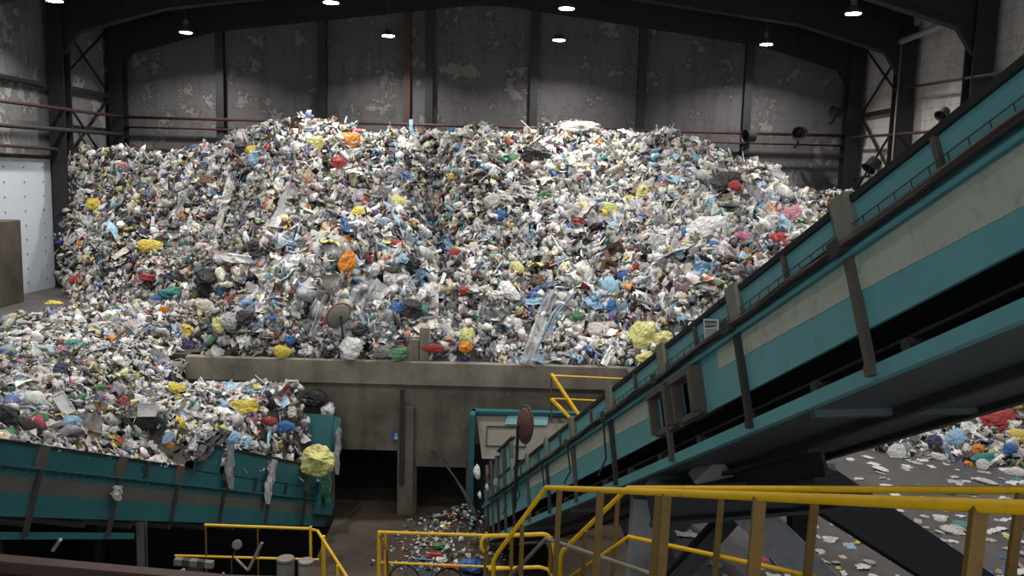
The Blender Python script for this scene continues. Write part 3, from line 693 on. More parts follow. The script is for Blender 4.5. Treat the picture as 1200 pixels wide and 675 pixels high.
# rounded landing rail
Y3 = 9.6
def arc(c, r, a0, a1, n=6): return [(c[0] + r * math.cos(a), c[1] + r * math.sin(a)) for a in np.linspace(a0, a1, n)]
pts = [(568, 647), (564.5, 642)] + arc((573, 637), 9, math.pi * .95, math.pi * 1.5) + [(600, 627.5), (632, 626)] + arc((636, 637), 11, -math.pi / 2, -.25) + [(651, 652), (654, 690)]
t = rail('landing_railing', atY(600, 705, Y3), 'rounded yellow loop rail on the stair landing behind the front railing')
smooth_shade(MB().tube([atY(x, y, Y3) for x, y in pts], .025, 10).build('top_rail', MT['yellow'], t))
smooth_shade(MB().tube([atY(x, y, Y3) for x, y in ((572, 667), (590, 666), (632, 664.5), (642, 667), (650, 680), (653, 695))], .022, 8).build('mid_rail', MT['yellow'], t))
for x in (600, 569, 646):
    a = atY(x, 629, Y3); MB().tube([a, (a[0], a[1], 3.97)], .024 if x != 569 else .016, 8).build('post', MT['yellow_post'], t)

# stair walkway and the two front rails, sloping down away from the camera
def B_(x, y): return atY(x, y, 1 / (1 / 7.9 + (x - 640) / 560 * (1 / 2.5 - 1 / 7.9)))
def A_(x, y): return atY(x, y, 1 / (1 / 7.5 + (x - 738) / 462 * (1 / 4.4 - 1 / 7.5)))
b0 = B_(640, 571.5); b1 = B_(1200, 594.5); b2 = b1 + (b1 - b0) * .25
a0 = A_(736, 572); a1 = A_(1200, 574.5); a2 = a1 + (a1 - a0) * .3
t = rail('stair_railing', (b0[0], b0[1], b0[2] - 1.05), 'thick yellow front handrail with posts sloping across the lower right')
e1 = atY(584, 647, 8.5); e2 = atY(578.5, 656, 8.6); e3 = atY(578, 700, 8.6)
smooth_shade(MB().tube([b2, b1, b0 + (b1 - b0) * .02, b0, b0 + (e1 - b0) * .06, e1, e2, e3], .0235, 12).build('top_rail', MT['yellow'], t))
g0 = B_(640, 632); g1 = B_(772, 676); g0 = atY(640, 631, 7.9); g1 = atY(772, 676, 6.0); g2 = g1 + (g1 - g0) * 1.3
smooth_shade(MB().tube([atY(590, 684, 8.5), g0, g1, g2], .019, 10).build('mid_rail', MT['greypipe'], t))
for x, w in ((656, .05), (704, .055), (772, .042), (782, .055), (891, .06), (1150, .05)):
    a = B_(x, 574 + (x - 640) / 560 * 21); MB().beam((a[0] + .0, a[1] + .01, a[2]), (a[0] - .02, a[1] + .01, a[2] - 1.05), w, .03, (0, 1, 0)).build('post', MT['yellow_post'], t)
a = atY(612, 615, 8.2); MB().beam(a, (a[0], a[1], a[2] - 1.0), .045, .03, (0, 1, 0)).build('post', MT['yellow_post'], t)
t = rail('stair_railing', (a0[0], a0[1], a0[2] - 1.05), 'yellow far handrail behind the thick one, dropping to the left under the conveyor')
f1 = atY(660, 645, 8.3); f2 = atY(657, 652, 8.35); f3 = atY(656, 700, 8.35)
smooth_shade(MB().tube([a2, a1, a0, f1, f2, f3], .0235, 12).build('top_rail', MT['yellow'], t))
h0 = atY(737, 629, 7.5); h1 = A_(880, 660); h2 = h1 + (h1 - h0) * 1.4
smooth_shade(MB().tube([atY(668, 677, 8.2), h0, h1, h2], .019, 10).build('mid_rail', MT['yellow'], t))
for x, y, w in ((846, 577, .045), (956, 577, .055), (724, 586, .04), (686, 622, .04), (1197, 577, .05)):
    a = A_(x, y) if x > 735 else atY(x, y, 7.7); MB().beam(a, (a[0] - .03, a[1], a[2] - 1.05), w, .03, (0, 1, 0)).build('post', MT['yellow_post'], t)
t = thing('stair_walkway', (.7, 7.0, 4), 'dark steel stair walkway between the two yellow handrails', 'stairs')
wa, wb = b0 - (0, 0, 1.08), b2 - (0, 0, 1.08); va, vb = a0 - (0, 0, 1.08), a2 - (0, 0, 1.08)
for p, q in ((wa, wb), (va, vb)): MB().beam(p, q, .06, .2).build('stringer', MT['strut'], t)
for k in range(14):
    f = k / 13; p = wa + (wb - wa) * f; q = va + (vb - va) * f; MB().beam(p, q, .25, .03).build('tread', MT['strut'], t)
MB().box(-.6, 1.1, 8.0, 9.75, 3.9, 3.96).build('landing', MT['strut'], t)
for x in (-.5, 1.0):
    for y in (8.1, 9.6): MB().beam((x, y, 0), (x, y, 3.9), .1, .1).build('leg', MT['strut'], t)
for p in (wb, vb): MB().beam((p[0], p[1], 0), (p[0], p[1], p[2]), .12, .12).build('leg', MT['strut'], t)

# ------------------------------------------------------------------ bicycle on the pit floor
def bicycle():
    Yb = 17.6; rw = .33
    c0 = atZ(473, 683, .33); c0 = np.array([c0[0], Yb, rw]); c1 = c0 + np.array([.98, -.12, 0]); f = (c1 - c0) / np.linalg.norm(c1 - c0); sd = np.cross(f, (0, 0, 1.0))
    t = thing('bicycle', (c0 + c1) / 2 * np.array([1, 1, 0]), 'old blue and red bicycle parked on the pit floor behind the railing', 'bicycle')
    for c in (c0, c1):
        w = MB().tube([c + rw * (math.cos(a) * f + math.sin(a) * np.array([0, 0, 1.0])) for a in np.linspace(0, 2 * math.pi, 28, endpoint=False)], .02, 8, True).build('wheel', MT['tyre'], t)
        m = MB()
        for a in np.linspace(0, math.pi, 9)[:-1]: m.tube([c - rw * (math.cos(a) * f + math.sin(a) * np.array([0, 0, 1.0])), c + rw * (math.cos(a) * f + math.sin(a) * np.array([0, 0, 1.0]))], .003, 4)
        m.lathe(c - sd * .04, sd, [(.025, 0), (.025, .08)], 10); m.build('spokes', MT['chrome'], w)
    z = np.array([0, 0, 1.0]); hd = c0 + f * .2 + z * .45; bb = c0 + f * .55 - z * .04; st = c0 + f * .68 + z * .5
    m = MB(); m.tube([hd, bb], .02, 8); m.tube([hd + z * .04, st], .018, 8); m.tube([st + z * .08, bb], .018, 8); m.build('frame', MT['bike_blue'], t)
    m = MB(); m.tube([bb, c1], .013, 8); m.tube([st, c1], .013, 8); m.build('rear_stay', MT['bike_red'], t)
    m = MB(); m.tube([hd + z * .1, c0 + f * .06 + z * .3, c0], .015, 8); m.build('fork', MT['bike_blue'], t)
    m = MB(); m.tube([hd, hd + z * .16], .014, 8); m.tube([hd + z * .16 - sd * .27 + f * .12, hd + z * .18 - sd * .2, hd + z * .16, hd + z * .18 + sd * .2, hd + z * .16 + sd * .27 + f * .12], .014, 8); m.build('handlebar', MT['chrome'], t)
    m = MB(); m.prism([st + z * .12 + f * .12 - sd * .07, st + z * .12 + f * .12 + sd * .07, st + z * .1 - f * .14 + sd * .02, st + z * .1 - f * .14 - sd * .02], z * .04); m.build('saddle', MT['bike_red'], t)
    m = MB(); m.prism([c1 + z * .38 - f * .18 - sd * .06, c1 + z * .38 - f * .18 + sd * .06, c1 + z * .38 + f * .2 + sd * .06, c1 + z * .38 + f * .2 - sd * .06], z * .02); m.build('carrier', MT['bike_red'], t)
    m = MB(); m.lathe(bb - sd * .05, sd, [(.09, 0), (.09, .012)], 16); m.tube([bb + sd * .06, bb + sd * .06 - z * .16], .01, 6); m.tube([bb - sd * .06, bb - sd * .06 + z * .16], .01, 6); m.build('crank', MT['chrome'], t)
bicycle()

# clutter standing on the walkway
def drum(px, Y, r, h, mat, label):
    p = atY(px, 680, Y); t = thing('concrete_drum', (p[0], p[1], zd), label, 'drum', 'drums on the walkway')
    MB().lathe((p[0], p[1], zd), (0, 0, 1), [(r, 0), (r * 1.03, .05), (r, .1), (r, h * .9), (r * .96, h)], 20).build('drum_body', MT[mat], t)
    MB().tube([(p[0] + r * 1.0 * math.cos(a), p[1] + r * math.sin(a), zd + h * .93) for a in np.linspace(0, 6.283, 20, endpoint=False)], .012, 6, True).build('drum_rim', MT['strut'], t)
drum(335, 13.0, .14, .58, 'beige', 'pale drum standing behind the left yellow railing')
drum(359, 13.1, .13, .5, 'concrete', 'low grey drum beside the pale drum on the walkway')
p = atY(228, 660, 12.9)
t = thing('barrier_bar', p, 'yellow and dark striped bar lying on clutter at the bottom left', 'barrier')
for k in range(5):
    q = atY(205 + k * 9, 657.5 + k * .8, 12.9); q2 = atY(214 + k * 9, 658.3 + k * .8, 12.9); MB().beam(q, q2, .1, .1).build('stripe_segment', MT['beige'] if k % 2 == 0 else MT['strut'], t)
MB().box(p[0] - .1, p[0] + .1, p[1] - .05, p[1] + .1, zd, p[2] - .05).build('stand', MT['strut'], t)
for a, b, r, lab in (((291, 668, 12.9), (307, 636, 12.9), .025, 'grey pipe leaning against the left railing'), ((62, 645, 11.6), (71, 632, 11.4), .025, 'short pale rod under the left conveyor'),
                     ((277, 655, 13.2), (290, 668, 13.0), .02, 'thin dark tube lying below the left railing'), ((198, 678, 11.4), (216, 667, 11.4), .02, 'pale stick poking up at the bottom left')):
    P0 = atY(*a); P1 = atY(*b)
    tag(MB().tube([P0 + (P0 - P1) * .0, P1], r, 8).build('loose_pipe', MT['galv' if 'pale' in lab else 'greypipe']), lab, 'pipe', 'loose pipes')
p = atY(278, 638, 13.1)
t = thing('round_gauge', (p[0], p[1], zd), 'small round grey lamp head on a stalk behind the left railing', 'lamp head')
MB().lathe(p, (.2, -1, .1), [(.02, -.05), (.07, -.03), (.08, .02), (.06, .03)], 16).build('head', MT['greypipe'], t)
MB().tube([p, (p[0] - .1, p[1], p[2] - .3), (p[0] - .1, p[1], zd)], .015, 6).build('stalk', MT['strut'], t)

# ================================================================== THE WASTE
def smooth(a, b, x):
    t = np.clip((x - a) / (b - a), 0, 1); return t * t * (3 - 2 * t)
_lat = rng.random((256, 256))
def vnoise(x, y):
    xi = np.floor(x).astype(int); yi = np.floor(y).astype(int); fx = x - xi; fy = y - yi
    fx = fx * fx * (3 - 2 * fx); fy = fy * fy * (3 - 2 * fy); g = lambda a, b: _lat[a % 256, b % 256]
    return (g(xi, yi) * (1 - fx) + g(xi + 1, yi) * fx) * (1 - fy) + (g(xi, yi + 1) * (1 - fx) + g(xi + 1, yi + 1) * fx) * fy - .5
def fbm(x, y, o=3):
    r = 0; a = 1; f = 1
    for k in range(o): r = r + a * vnoise(x * f + 17.3 * k, y * f + 5.1 * k); a *= .5; f *= 2.03
    return r
# skyline of the heap, taken as heights at the ridge's real distance
sky = [(60, 200, 35), (85, 188, 35), (100, 181, 35), (180, 176, 35), (256, 176, 34), (280, 165, 33), (300, 154, 32), (340, 142, 31), (385, 141, 31), (400, 149, 31), (430, 164, 31.5), (470, 161, 32), (510, 150, 32),
       (560, 154, 32), (600, 154, 32), (640, 151, 32), (690, 149, 32), (720, 160, 32), (760, 164, 31.5), (830, 164, 31), (870, 179, 30), (905, 194, 29), (925, 222, 28), (965, 262, 26.5), (1010, 320, 25), (1100, 380, 24), (1250, 420, 24)]
SK = np.array([[*(lambda p: (p[0], p[2]))(atY(x, y, Y)), Y] for x, y, Y in sky])
def H(X, Y):
    X = np.asarray(X, float); Y = np.asarray(Y, float)
    wx = .5 * fbm(X * .5, Y * .5, 2)
    Xw = X + wx
    Yf = np.interp(Xw, [-19, -16, -14, -9.3, -7.9, 3.1, 4.5, 6, 7.5, 9, 15], [35, 31.2, 28.5, 27.3, 22.2, 22.2, 20, 15.6, 15.0, 14.3, 13.6])
    zr = np.interp(X, SK[:, 0], SK[:, 1]); Yr = np.interp(X, SK[:, 0], SK[:, 2])
    zf = np.interp(X, [-9, -8, 2.6, 3.4], [4.3, 4.2, 4.2, 4.2])
    t = np.clip((Y - Yf) / (Yr - Yf), 0, 1)
    pw = np.interp(X, [-19, -9, -7.8, -3, 1, 4, 8, 15], [1.0, 1.0, .58, .66, .74, .88, 1.1, 1.1])
    z = zf + (zr - zf) * np.maximum(t, 1e-6) ** pw
    z = z - np.maximum(0, Y - Yr) * .22
    body = smooth(.0, .12, t) * (1 - .55 * smooth(.8, 1, t))
    rg = lambda a, b: .5 - np.abs(vnoise(a, b)) * 2
    z = z + body * (1.25 * fbm(X * .42 + 3, Y * .42, 2) + .6 * rg(X * 1.0 + wx, Y * .6) + .28 * rg(X * 2.3 + wx * 2, Y * 1.1 + 7) + .14 * rg(X * 4.6, Y * 3.1 + 3) - .2)
    z = z - 2.0 * np.exp(-((X + 3.1 - (31 - Y) * .2) / .65) ** 2) * smooth(.15, .4, t) * (1 - smooth(.8, 1, t))
    z = z - .9 * np.exp(-((X - .5) / .7) ** 2) * smooth(.02, .1, t) * (1 - smooth(.3, .6, t))
    z = z + .5 * np.exp(-((X + 4.6) / 1.2) ** 2) * smooth(.0, .1, t) * (1 - smooth(.5, .9, t))
    # low grey waste in the far right corner
    z = np.maximum(z, 8.75 - 2.5 * np.clip((36.5 - Y) / 3, 0, 3) - 1.5 * np.clip((11.2 - X), 0, 4) + .3 * fbm(X, Y, 2))
    # spread behind the left conveyor
    dx = X - Lc.P[0]; dy = Y - Lc.P[1]
    dh = Lc.d[:2] / np.linalg.norm(Lc.d[:2]); s = (dx * dh[0] + dy * dh[1]); q = -(dx * Lc.l[0] + dy * Lc.l[1])
    topz = Lc.P[2] + s * Lc.d[2] / np.linalg.norm(Lc.d[:2]) + 1.0
    zflat = 4.75 + .22 * np.maximum(0, 16 - Y) + .35 * fbm(X * .6, Y * .6, 2)
    inner = X > -8.5; wi = smooth(-9.6, -8.2, X)
    mound = zflat + wi * smooth(14.5, 16.5, Y) * (3.85 - .6 * smooth(20.3, 21.8, Y) + .3 * fbm(X * .9, Y * .9, 2) - zflat)
    zl = topz + .02 + (mound - topz - .02) * smooth(.1, 1.7, q)
    zl = np.where(s > 4.4, np.maximum(zl, topz + .2 + (mound - topz - .2) * smooth(.12, .75, q)), zl)
    low = (q > .06) & (Y < 27)
    front = (Y < 22.1) & inner
    okl = low & np.where(inner, (s < 10.65) & (Y < 21.95), X > -15.4 + .5 * fbm(X, Y, 2) + np.maximum(0, 16 - Y) * .0)
    zleft = np.where(okl, zl, -9)
    taper = smooth(-15.5, -13.2, X - .15 * (Y - 23)) * 1.0
    zleft = np.where(okl & ~inner, 3.95 + (zl - 3.95) * taper, zleft)
    z = np.where(front & (X < 3.1), -9, np.where((t <= 0), 4.0, z))
    z = np.maximum(z, zleft)
    return z
def HN(X, Y, e=.15):
    hx = (H(X + e, Y) - H(X - e, Y)) / (2 * e); hy = (H(X, Y + e) - H(X, Y - e)) / (2 * e)
    hx = np.clip(hx, -2.2, 2.2); hy = np.clip(hy, -2.2, 2.2)
    n = np.stack([-hx, -hy, np.ones_like(hx)], -1); return n / np.linalg.norm(n, axis=-1, keepdims=True)
def cast(px, py):
    d = ray(px, py); d = d / d[1]; ys = np.arange(9.5, 39.9, .04)
    P = CAM + d * ys[:, None]; h = H(P[:, 0], P[:, 1]); hit = np.nonzero(P[:, 2] < h)[0]
    if len(hit) == 0: return None
    return P[hit[0]]

# ---- terrain under the pieces
GX = np.arange(-18.6, 15.75, .15); GY = np.arange(9.0, 39.9, .15)
XX, YY = np.meshgrid(GX, GY, indexing='ij'); ZZ = H(XX, YY)
valid = ZZ > ZF - .15
valid |= (ZZ > .5) & (XX > -11) & (XX < -3.5) & (YY < 22)
tv = np.stack([XX, YY, ZZ - .05], -1).reshape(-1, 3)
nx, ny = XX.shape
ii, jj = np.meshgrid(np.arange(nx - 1), np.arange(ny - 1), indexing='ij')
zmn = np.minimum.reduce([ZZ[:-1, :-1], ZZ[1:, :-1], ZZ[:-1, 1:], ZZ[1:, 1:]])
vq = valid[:-1, :-1] & valid[1:, :-1] & valid[:-1, 1:] & valid[1:, 1:] & (zmn > -1)
a = ii * ny + jj; tq = np.stack([a, a + ny, a + ny + 1, a + 1], -1)[vq]
def tri_quads(q): return np.concatenate([q[:, [0, 1, 2]], q[:, [0, 2, 3]]])
terr = (tv, tri_quads(tq))

# ---- piece templates
def ico(sub):
    bm = bmesh.new(); bmesh.ops.create_icosphere(bm, subdivisions=sub, radius=1)
    V = np.array([v.co[:] for v in bm.verts]); Fc = np.array([[v.index for v in f.verts] for f in bm.faces]); bm.free(); return V, Fc
def n3(V, sc, off): return np.array([mnoise.noise(Vector(v * sc + off)) for v in V])
def crumple(sub, seed, amp=.45, flat=.6, neck=False):
    r = np.random.default_rng(seed); V, Fc = ico(sub); off = r.random(3) * 50
    ridge = 1 - 2 * np.abs(n3(V, 1.6, off)); fine = 1 - 2 * np.abs(n3(V, 3.7, off + 9)); mid = n3(V, .9, off + 20)
    rad = 1 + amp * (.55 * mid + .35 * (ridge - .5) + .28 * (fine - .5))
    W_ = V * rad[:, None] * np.array([1 + .35 * r.random(), .8 + .3 * r.random(), flat])
    W_[:, 2] = np.where(W_[:, 2] < -.35 * flat, -.35 * flat + .3 * (W_[:, 2] + .35 * flat), W_[:, 2])
    if neck:
        k = smooth(.75, 1.0, V[:, 2]); W_[:, :2] *= (1 - .78 * k)[:, None]; W_[:, 2] += k * .55
        k2 = smooth(.95, 1.0, V[:, 2]); W_[:, :2] *= (1 + 2.2 * k2)[:, None]
    return W_, Fc
def sheet(n, seed, amp=.28, lx=1.0, ly=1.0):
    r = np.random.default_rng(seed); off = r.random(3) * 40
    u = np.linspace(-1, 1, n); A, B = np.meshgrid(u, u, indexing='ij'); V = np.stack([A.ravel() * lx, B.ravel() * ly, 0 * A.ravel()], -1)
    V[:, 0] += .22 * n3(V, 1.3, off); V[:, 1] += .22 * n3(V, 1.3, off + 7)
    V[:, 2] = amp * (1 - 2 * np.abs(n3(V, 1.5, off + 3))) + .5 * amp * (1 - 2 * np.abs(n3(V, 3.3, off + 13))) - amp * .5
    V[:, 2] -= .25 * (V[:, 0] ** 2) * r.random() + .25 * (V[:, 1] ** 2) * r.random()
    q = np.array([[i * n + j, (i + 1) * n + j, (i + 1) * n + j + 1, i * n + j + 1] for i in range(n - 1) for j in range(n - 1)])
    return V, tri_quads(q)
def strip(seed, n=7):
    r = np.random.default_rng(seed); y = np.linspace(-1, 1, n); off = r.random(3) * 40
    V = []
    for k, yy in enumerate(y):
        w = .1 + .06 * r.random(); cx = .22 * mnoise.noise(Vector((yy * 1.5, off[0], 0))); cz = .15 * mnoise.noise(Vector((yy * 2, off[1], 3)))
        V += [(cx - w, yy, cz), (cx, yy, cz + .06), (cx + w, yy, cz)]
    q = []
    for k in range(n - 1): q += [(3 * k, 3 * k + 1, 3 * k + 4, 3 * k + 3), (3 * k + 1, 3 * k + 2, 3 * k + 5, 3 * k + 4)]
    return np.array(V), tri_quads(np.array(q))
def slab(seed):
    r = np.random.default_rng(seed); V = np.array([(x, y, z) for x in (-1, 1) for y in (-.7, .7) for z in (-.12, .12)], float) * (1 + .25 * r.standard_normal((8, 3)) * np.array([1, 1, .3]))
    q = np.array([(0, 1, 3, 2), (4, 6, 7, 5), (0, 4, 5, 1), (2, 3, 7, 6), (0, 2, 6, 4), (1, 5, 7, 3)]); return V, tri_quads(q)
def jag(T, seed, a=.16):
    V, Fc = T; r = np.random.default_rng(seed); return V + a * r.standard_normal(V.shape) * np.array([1, 1, .8]), Fc
TB = [jag(crumple(2, 100 + k, 1.15, .6), k) for k in range(12)]
TSH = [jag(sheet(5, 200 + k, .55, 1, .75), 50 + k, .1) for k in range(14)]
TST = [strip(300 + k) for k in range(6)]
TSL = [slab(400 + k) for k in range(5)]

# ---- sample pieces over the surface
def sample(n, x0, x1, y0, y1):
    X = rng.uniform(x0, x1, n); Y = rng.uniform(y0, y1, n); return X, Y
names = list(PAL); PALA = np.array([lin(PAL[k]) for k in names])
wbase = dict(white=22, offwhite=18, lightgrey=17, grey=17, beige=10, black=12, blue=1.5, teal=1.0, green=.9, yellow=.8, red=1.1, pink=.7, purple=1.0, brown=4, orange=.35, lightblue=2.0, paleyellow=1.2, navy=1.8)
PB = np.array([wbase[k] for k in names]); PB /= PB.sum()
idx = {k: i for i, k in enumerate(names)}
def colours(X, Y, n):
    """palette drifts from place to place: paler film to the right and at the lower left, greyer on the left slope, with cliff shade put into the greys"""
    out = np.zeros(n, int); g = fbm(X * .35 + 9, Y * .35 + 4, 3); g2 = fbm(X * .8 + 30, Y * .8, 2)
    u = rng.random(n); cdf = np.cumsum(PB); out = np.searchsorted(cdf, u).clip(0, len(names) - 1)
    spot = .6 * np.exp(-((X + 4.6) / 1.3) ** 2 - ((Y - 23.4) / 1.3) ** 2) + .5 * np.exp(-((X - 5) / 2.5) ** 2 - ((Y - 26) / 2.2) ** 2)
    pale = (rng.random(n) < np.clip(.22 + .9 * g + .2 * smooth(2, 6, X) + .4 * (Y < 22) * (X < -4) + spot, 0, .85)) & (np.isin(out, [idx['grey'], idx['black'], idx['beige'], idx['lightgrey'], idx['brown']]))
    out = np.where(pale, idx['white'], out)
    dull = (rng.random(n) < np.clip(.1 + .5 * np.exp(-((X + 7.2) / 1.1) ** 2 - ((Y - 24.3) / 2) ** 2) - 1.0 * g + .25 * smooth(-6, -12, X) * (Y > 24), 0, .6)) & np.isin(out, [idx['white'], idx['lightblue']])  # greyer left slope, and the cliff's shadow put into the piece colours
    out = np.where(dull, np.where(rng.random(n) < .5, idx['offwhite'], idx['grey']), out)
    dk = (rng.random(n) < np.clip(1.2 * g2 - .1, 0, .45)); out = np.where(dk & np.isin(out, [idx['grey'], idx['offwhite'], idx['lightgrey']]), idx['black'], out)
    return out
def rotm(n, N_, tilt, free):
    """random orientation about the surface normal; free pieces tumble"""
    z = N_ + tilt * rng.standard_normal((n, 3)); z /= np.linalg.norm(z, axis=1, keepdims=True)
    a = rng.standard_normal((n, 3))
    dn = np.stack([N_[:, 0] * 0, N_[:, 1] * 0, -np.ones(n)], -1)
    a = np.where((rng.random(n) < 1 - free)[:, None], dn + .35 * a, a)
    y = a - (a * z).sum(1, keepdims=True) * z; y /= np.linalg.norm(y, axis=1, keepdims=True) + 1e-9
    x = np.cross(y, z); return np.stack([x, y, z], -1)
class Mass:
    def __init__(self): self.V = []; self.F = []; self.C = []; self.n = 0
    def add(self, V, Fc, c):
        self.V.append(V); self.F.append(Fc + self.n); self.C.append(c); self.n += len(V)
    def pieces(self, tmpl, P, Rm, S, c):
        """one template, many transforms"""
        T, Fc = tmpl; n = len(P)
        if n == 0: return
        V = np.einsum('nij,nkj->nki', Rm, T[None] * S[:, None, :]) + P[:, None]
        Fs = Fc[None] + (np.arange(n) * len(T))[:, None, None]
        nf = len(Fc); cf = np.repeat(c, nf, axis=0)
        u = rng.random(len(cf)); pr = np.repeat(rng.random(n) < .3, nf)      # printed and soiled patches on the pieces
        c2 = np.repeat(PALA[rng.integers(0, len(PALA), n)], nf, axis=0)
        cf = np.where((pr & (u < .3))[:, None], c2 * .8, cf); cf = cf * (.82 + .32 * rng.random((len(cf), 1)))
        self.add(V.reshape(-1, 3), Fs.reshape(-1, 3), cf)
    def build(self, name, mat):
        V = np.concatenate(self.V).astype(np.float32); Fc = np.concatenate(self.F).astype(np.int32); C = np.concatenate(self.C).astype(np.float32)
        me = bpy.data.meshes.new(name); me.vertices.add(len(V)); me.vertices.foreach_set('co', V.ravel())
        me.loops.add(len(Fc) * 3); me.loops.foreach_set('vertex_index', Fc.ravel())
        me.polygons.add(len(Fc)); me.polygons.foreach_set('loop_start', np.arange(len(Fc), dtype=np.int32) * 3)
        me.update(calc_edges=True); me.validate()
        at = me.attributes.new('piece', 'FLOAT_COLOR', 'FACE')
        at.data.foreach_set('color', np.concatenate([C, np.ones((len(C), 1), np.float32)], 1).ravel())
        me.materials.append(mat)
        o = bpy.data.objects.new(name, me); col.objects.link(o); return o

mass = Mass()
mass.add(terr[0], terr[1], np.tile(np.array(lin((70, 66, 62))), (len(terr[1]), 1)))  # dark ground colour stands in for shade in the gaps between pieces
def scatter(n, box, smin, smax, kinds, pw=1.6, film=False):
    X, Y = sample(n, *box); Z = H(X, Y)
    ok = (Z > ZF - .1) | ((Z > .8) & (X > -11) & (X < -3.5) & (Y < 21.9) & (Z < 8))
    # keep nothing in mid air at the sheer rim beside the wall and conveyor
    X, Y, Z = X[ok], Y[ok], Z[ok]
    Nn = HN(X, Y); sl = 1 / Nn[:, 2]
    # steep faces get more pieces
    rep = np.clip(sl, 1, 2.2); keep = rng.random(len(X)) < rep / 2.2
    X, Y, Z, Nn = X[keep], Y[keep], Z[keep], Nn[keep]
    n = len(X); S = smin + (smax - smin) * rng.random(n) ** pw
    ci = colours(X, Y, n)
    if film: ci = np.where(rng.random(n) < .85, rng.choice([idx['white'], idx['lightgrey'], idx['white'], idx['offwhite'], idx['lightblue']], n), ci)
    C = PALA[ci] * (.62 + .5 * rng.random((n, 1)))
    C = np.clip(C + .02 * rng.standard_normal((n, 3)), .005, .9)
    ql = -((X - Lc.P[0]) * Lc.l[0] + (Y - Lc.P[1]) * Lc.l[1]); S = np.where((Y < 22) & (X < -3), np.minimum(S, np.maximum(.055, (ql - .05) * .9)), S)
    S = np.where((X > -8.4) & (X < 3.1) & (Y < 22.6) & (Y > 22), np.minimum(S, .12), S)
    P = np.stack([X, Y, Z], -1) + Nn * (S * rng.uniform(-.15, .55, n))[:, None]
    kd = rng.choice(4, n, p=kinds)
    for k, (T, tilt, free) in enumerate(((TB, .7, .7), (TSH, .8, .45), (TST, .45, .35), (TSL, .8, .8))):
        for j, tm in enumerate(T):
            m_ = (kd == k) & (rng.integers(0, len(T), n) == j) if False else (kd == k) & ((np.arange(n) % len(T)) == j)
            q = np.nonzero(m_)[0]
            if len(q) == 0: continue
            s = S[q]; sc = np.stack([s * rng.uniform(.6, 1.1, len(q)), s * rng.uniform(.7, 1.35, len(q)), s * rng.uniform(.6, 1.1, len(q))], -1)
            if k == 2: sc *= np.array([1.4, 2.2, 1.4])
            mass.pieces(tm, P[q], rotm(len(q), Nn[q], tilt, free), sc, C[q])
scatter(95000, (-18.5, 13.5, 22.2, 36.5), .04, .19, [.3, .46, .17, .07])
scatter(9000, (-18.5, 15.6, 32, 39.7), .05, .2, [.5, .4, .05, .05])
scatter(24000, (-14.5, -3.5, 9.3, 23), .03, .13, [.3, .5, .12, .08])
scatter(11000, (3.4, 15, 13.8, 23), .03, .15, [.25, .5, .13, .12], 1.6)
scatter(900, (-14, -3.5, 9.5, 24), .1, .26, [.25, .7, .05, 0], 1.6, True)
scatter(520, (-7, -2, 22.4, 25.5), .12, .3, [.2, .65, .15, 0], 1.6, True)
scatter(1100, (1.5, 10, 23, 30), .1, .3, [.25, .65, .1, 0], 1.6, True)
scatter(1300, (-12, 9, 22.5, 33), .09, .24, [.3, .5, .2, 0], 1.8, True)
wh = mass.build('waste_mass', MT['mass'])
tag(wh, 'huge heap of mixed plastic waste filling the hall behind the concrete wall', 'waste heap', kind='stuff')

# ---- single pieces: prototypes
def obj_mesh(name, V, Fc, mat):
    me = bpy.data.meshes.new(name); me.from_pydata([tuple(v) for v in V], [], [tuple(int(i) for i in f) for f in Fc]); me.materials.append(mat); return me
ME = {}
ME['bag'] = [obj_mesh('bag', *crumple(4, 500 + k, .62, .75, k % 4 == 0), PM['white']) for k in range(10)]
ME['film'] = [obj_mesh('film', *sheet(14, 600 + k, .36, 1, .8), PM['white']) for k in range(8)]
ME['strip'] = [obj_mesh('strip', *sheet(14, 650 + k, .16, .22, 1.3), PM['white']) for k in range(5)]
def box_open(seed):
    r = np.random.default_rng(seed); m = MB(); w, d, h, tk = 1, .75, .5, .03
    m.box(-w, w, -d, d, -h, -h + tk); m.box(-w, -w + tk, -d, d, -h, h); m.box(w - tk, w, -d, d, -h, h); m.box(-w, w, -d, -d + tk, -h, h); m.box(-w, w, d - tk, d, -h, h)
    m.prism([(-w, -d, h), (w, -d, h), (w * .95, -d - .5, h + .2), (-w * .95, -d - .5, h + .2)], (0, .03, .03)); m.prism([(-w, -d, h), (-w, d, h), (-w - .4, d * .9, h + .25), (-w - .4, -d * .9, h + .25)], (.03, 0, .03))
    V = np.array(m.v) + .04 * r.standard_normal((len(m.v), 3)); return V, m.f
def from_mb(m): return m.v, m.f
ME['box'] = [obj_mesh('carton', *box_open(700 + k), PM['brown']) for k in range(3)]
m = MB().lathe((0, 0, 0), (0, 1, 0), [(.28, -1), (.34, -.95), (.34, -.4), (.31, -.35), (.31, -.1), (.34, -.05), (.34, .3), (.28, .55), (.13, .82), (.13, .9)], 14); ME['bottle'] = [obj_mesh('bottle', *from_mb(m), PM['lightblue'])]
m = MB().lathe((0, .9, 0), (0, 1, 0), [(.15, 0), (.15, .14), (.12, .16)], 12); CAPM = obj_mesh('cap', *from_mb(m), PM['blue'])
m = MB(); m.box(-1, 1, -.6, .6, -.16, -.06); m.box(-1, -.9, -.6, .6, -.06, .16); m.box(.9, 1, -.6, .6, -.06, .16); m.box(-1, 1, -.6, -.52, -.06, .16); m.box(-1, 1, .52, .6, -.06, .16)
ME['tray'] = [obj_mesh('tray', *from_mb(m), PM['white'])]
m = MB().lathe((0, 0, 0), (0, 0, 1), [(.02, -.95), (.5, -.82), (.85, -.5), (1, 0), (.85, .5), (.5, .82), (.12, .97), (.12, 1.05)], 20); ME['ball'] = [obj_mesh('ball', *from_mb(m), PM['blue'])]
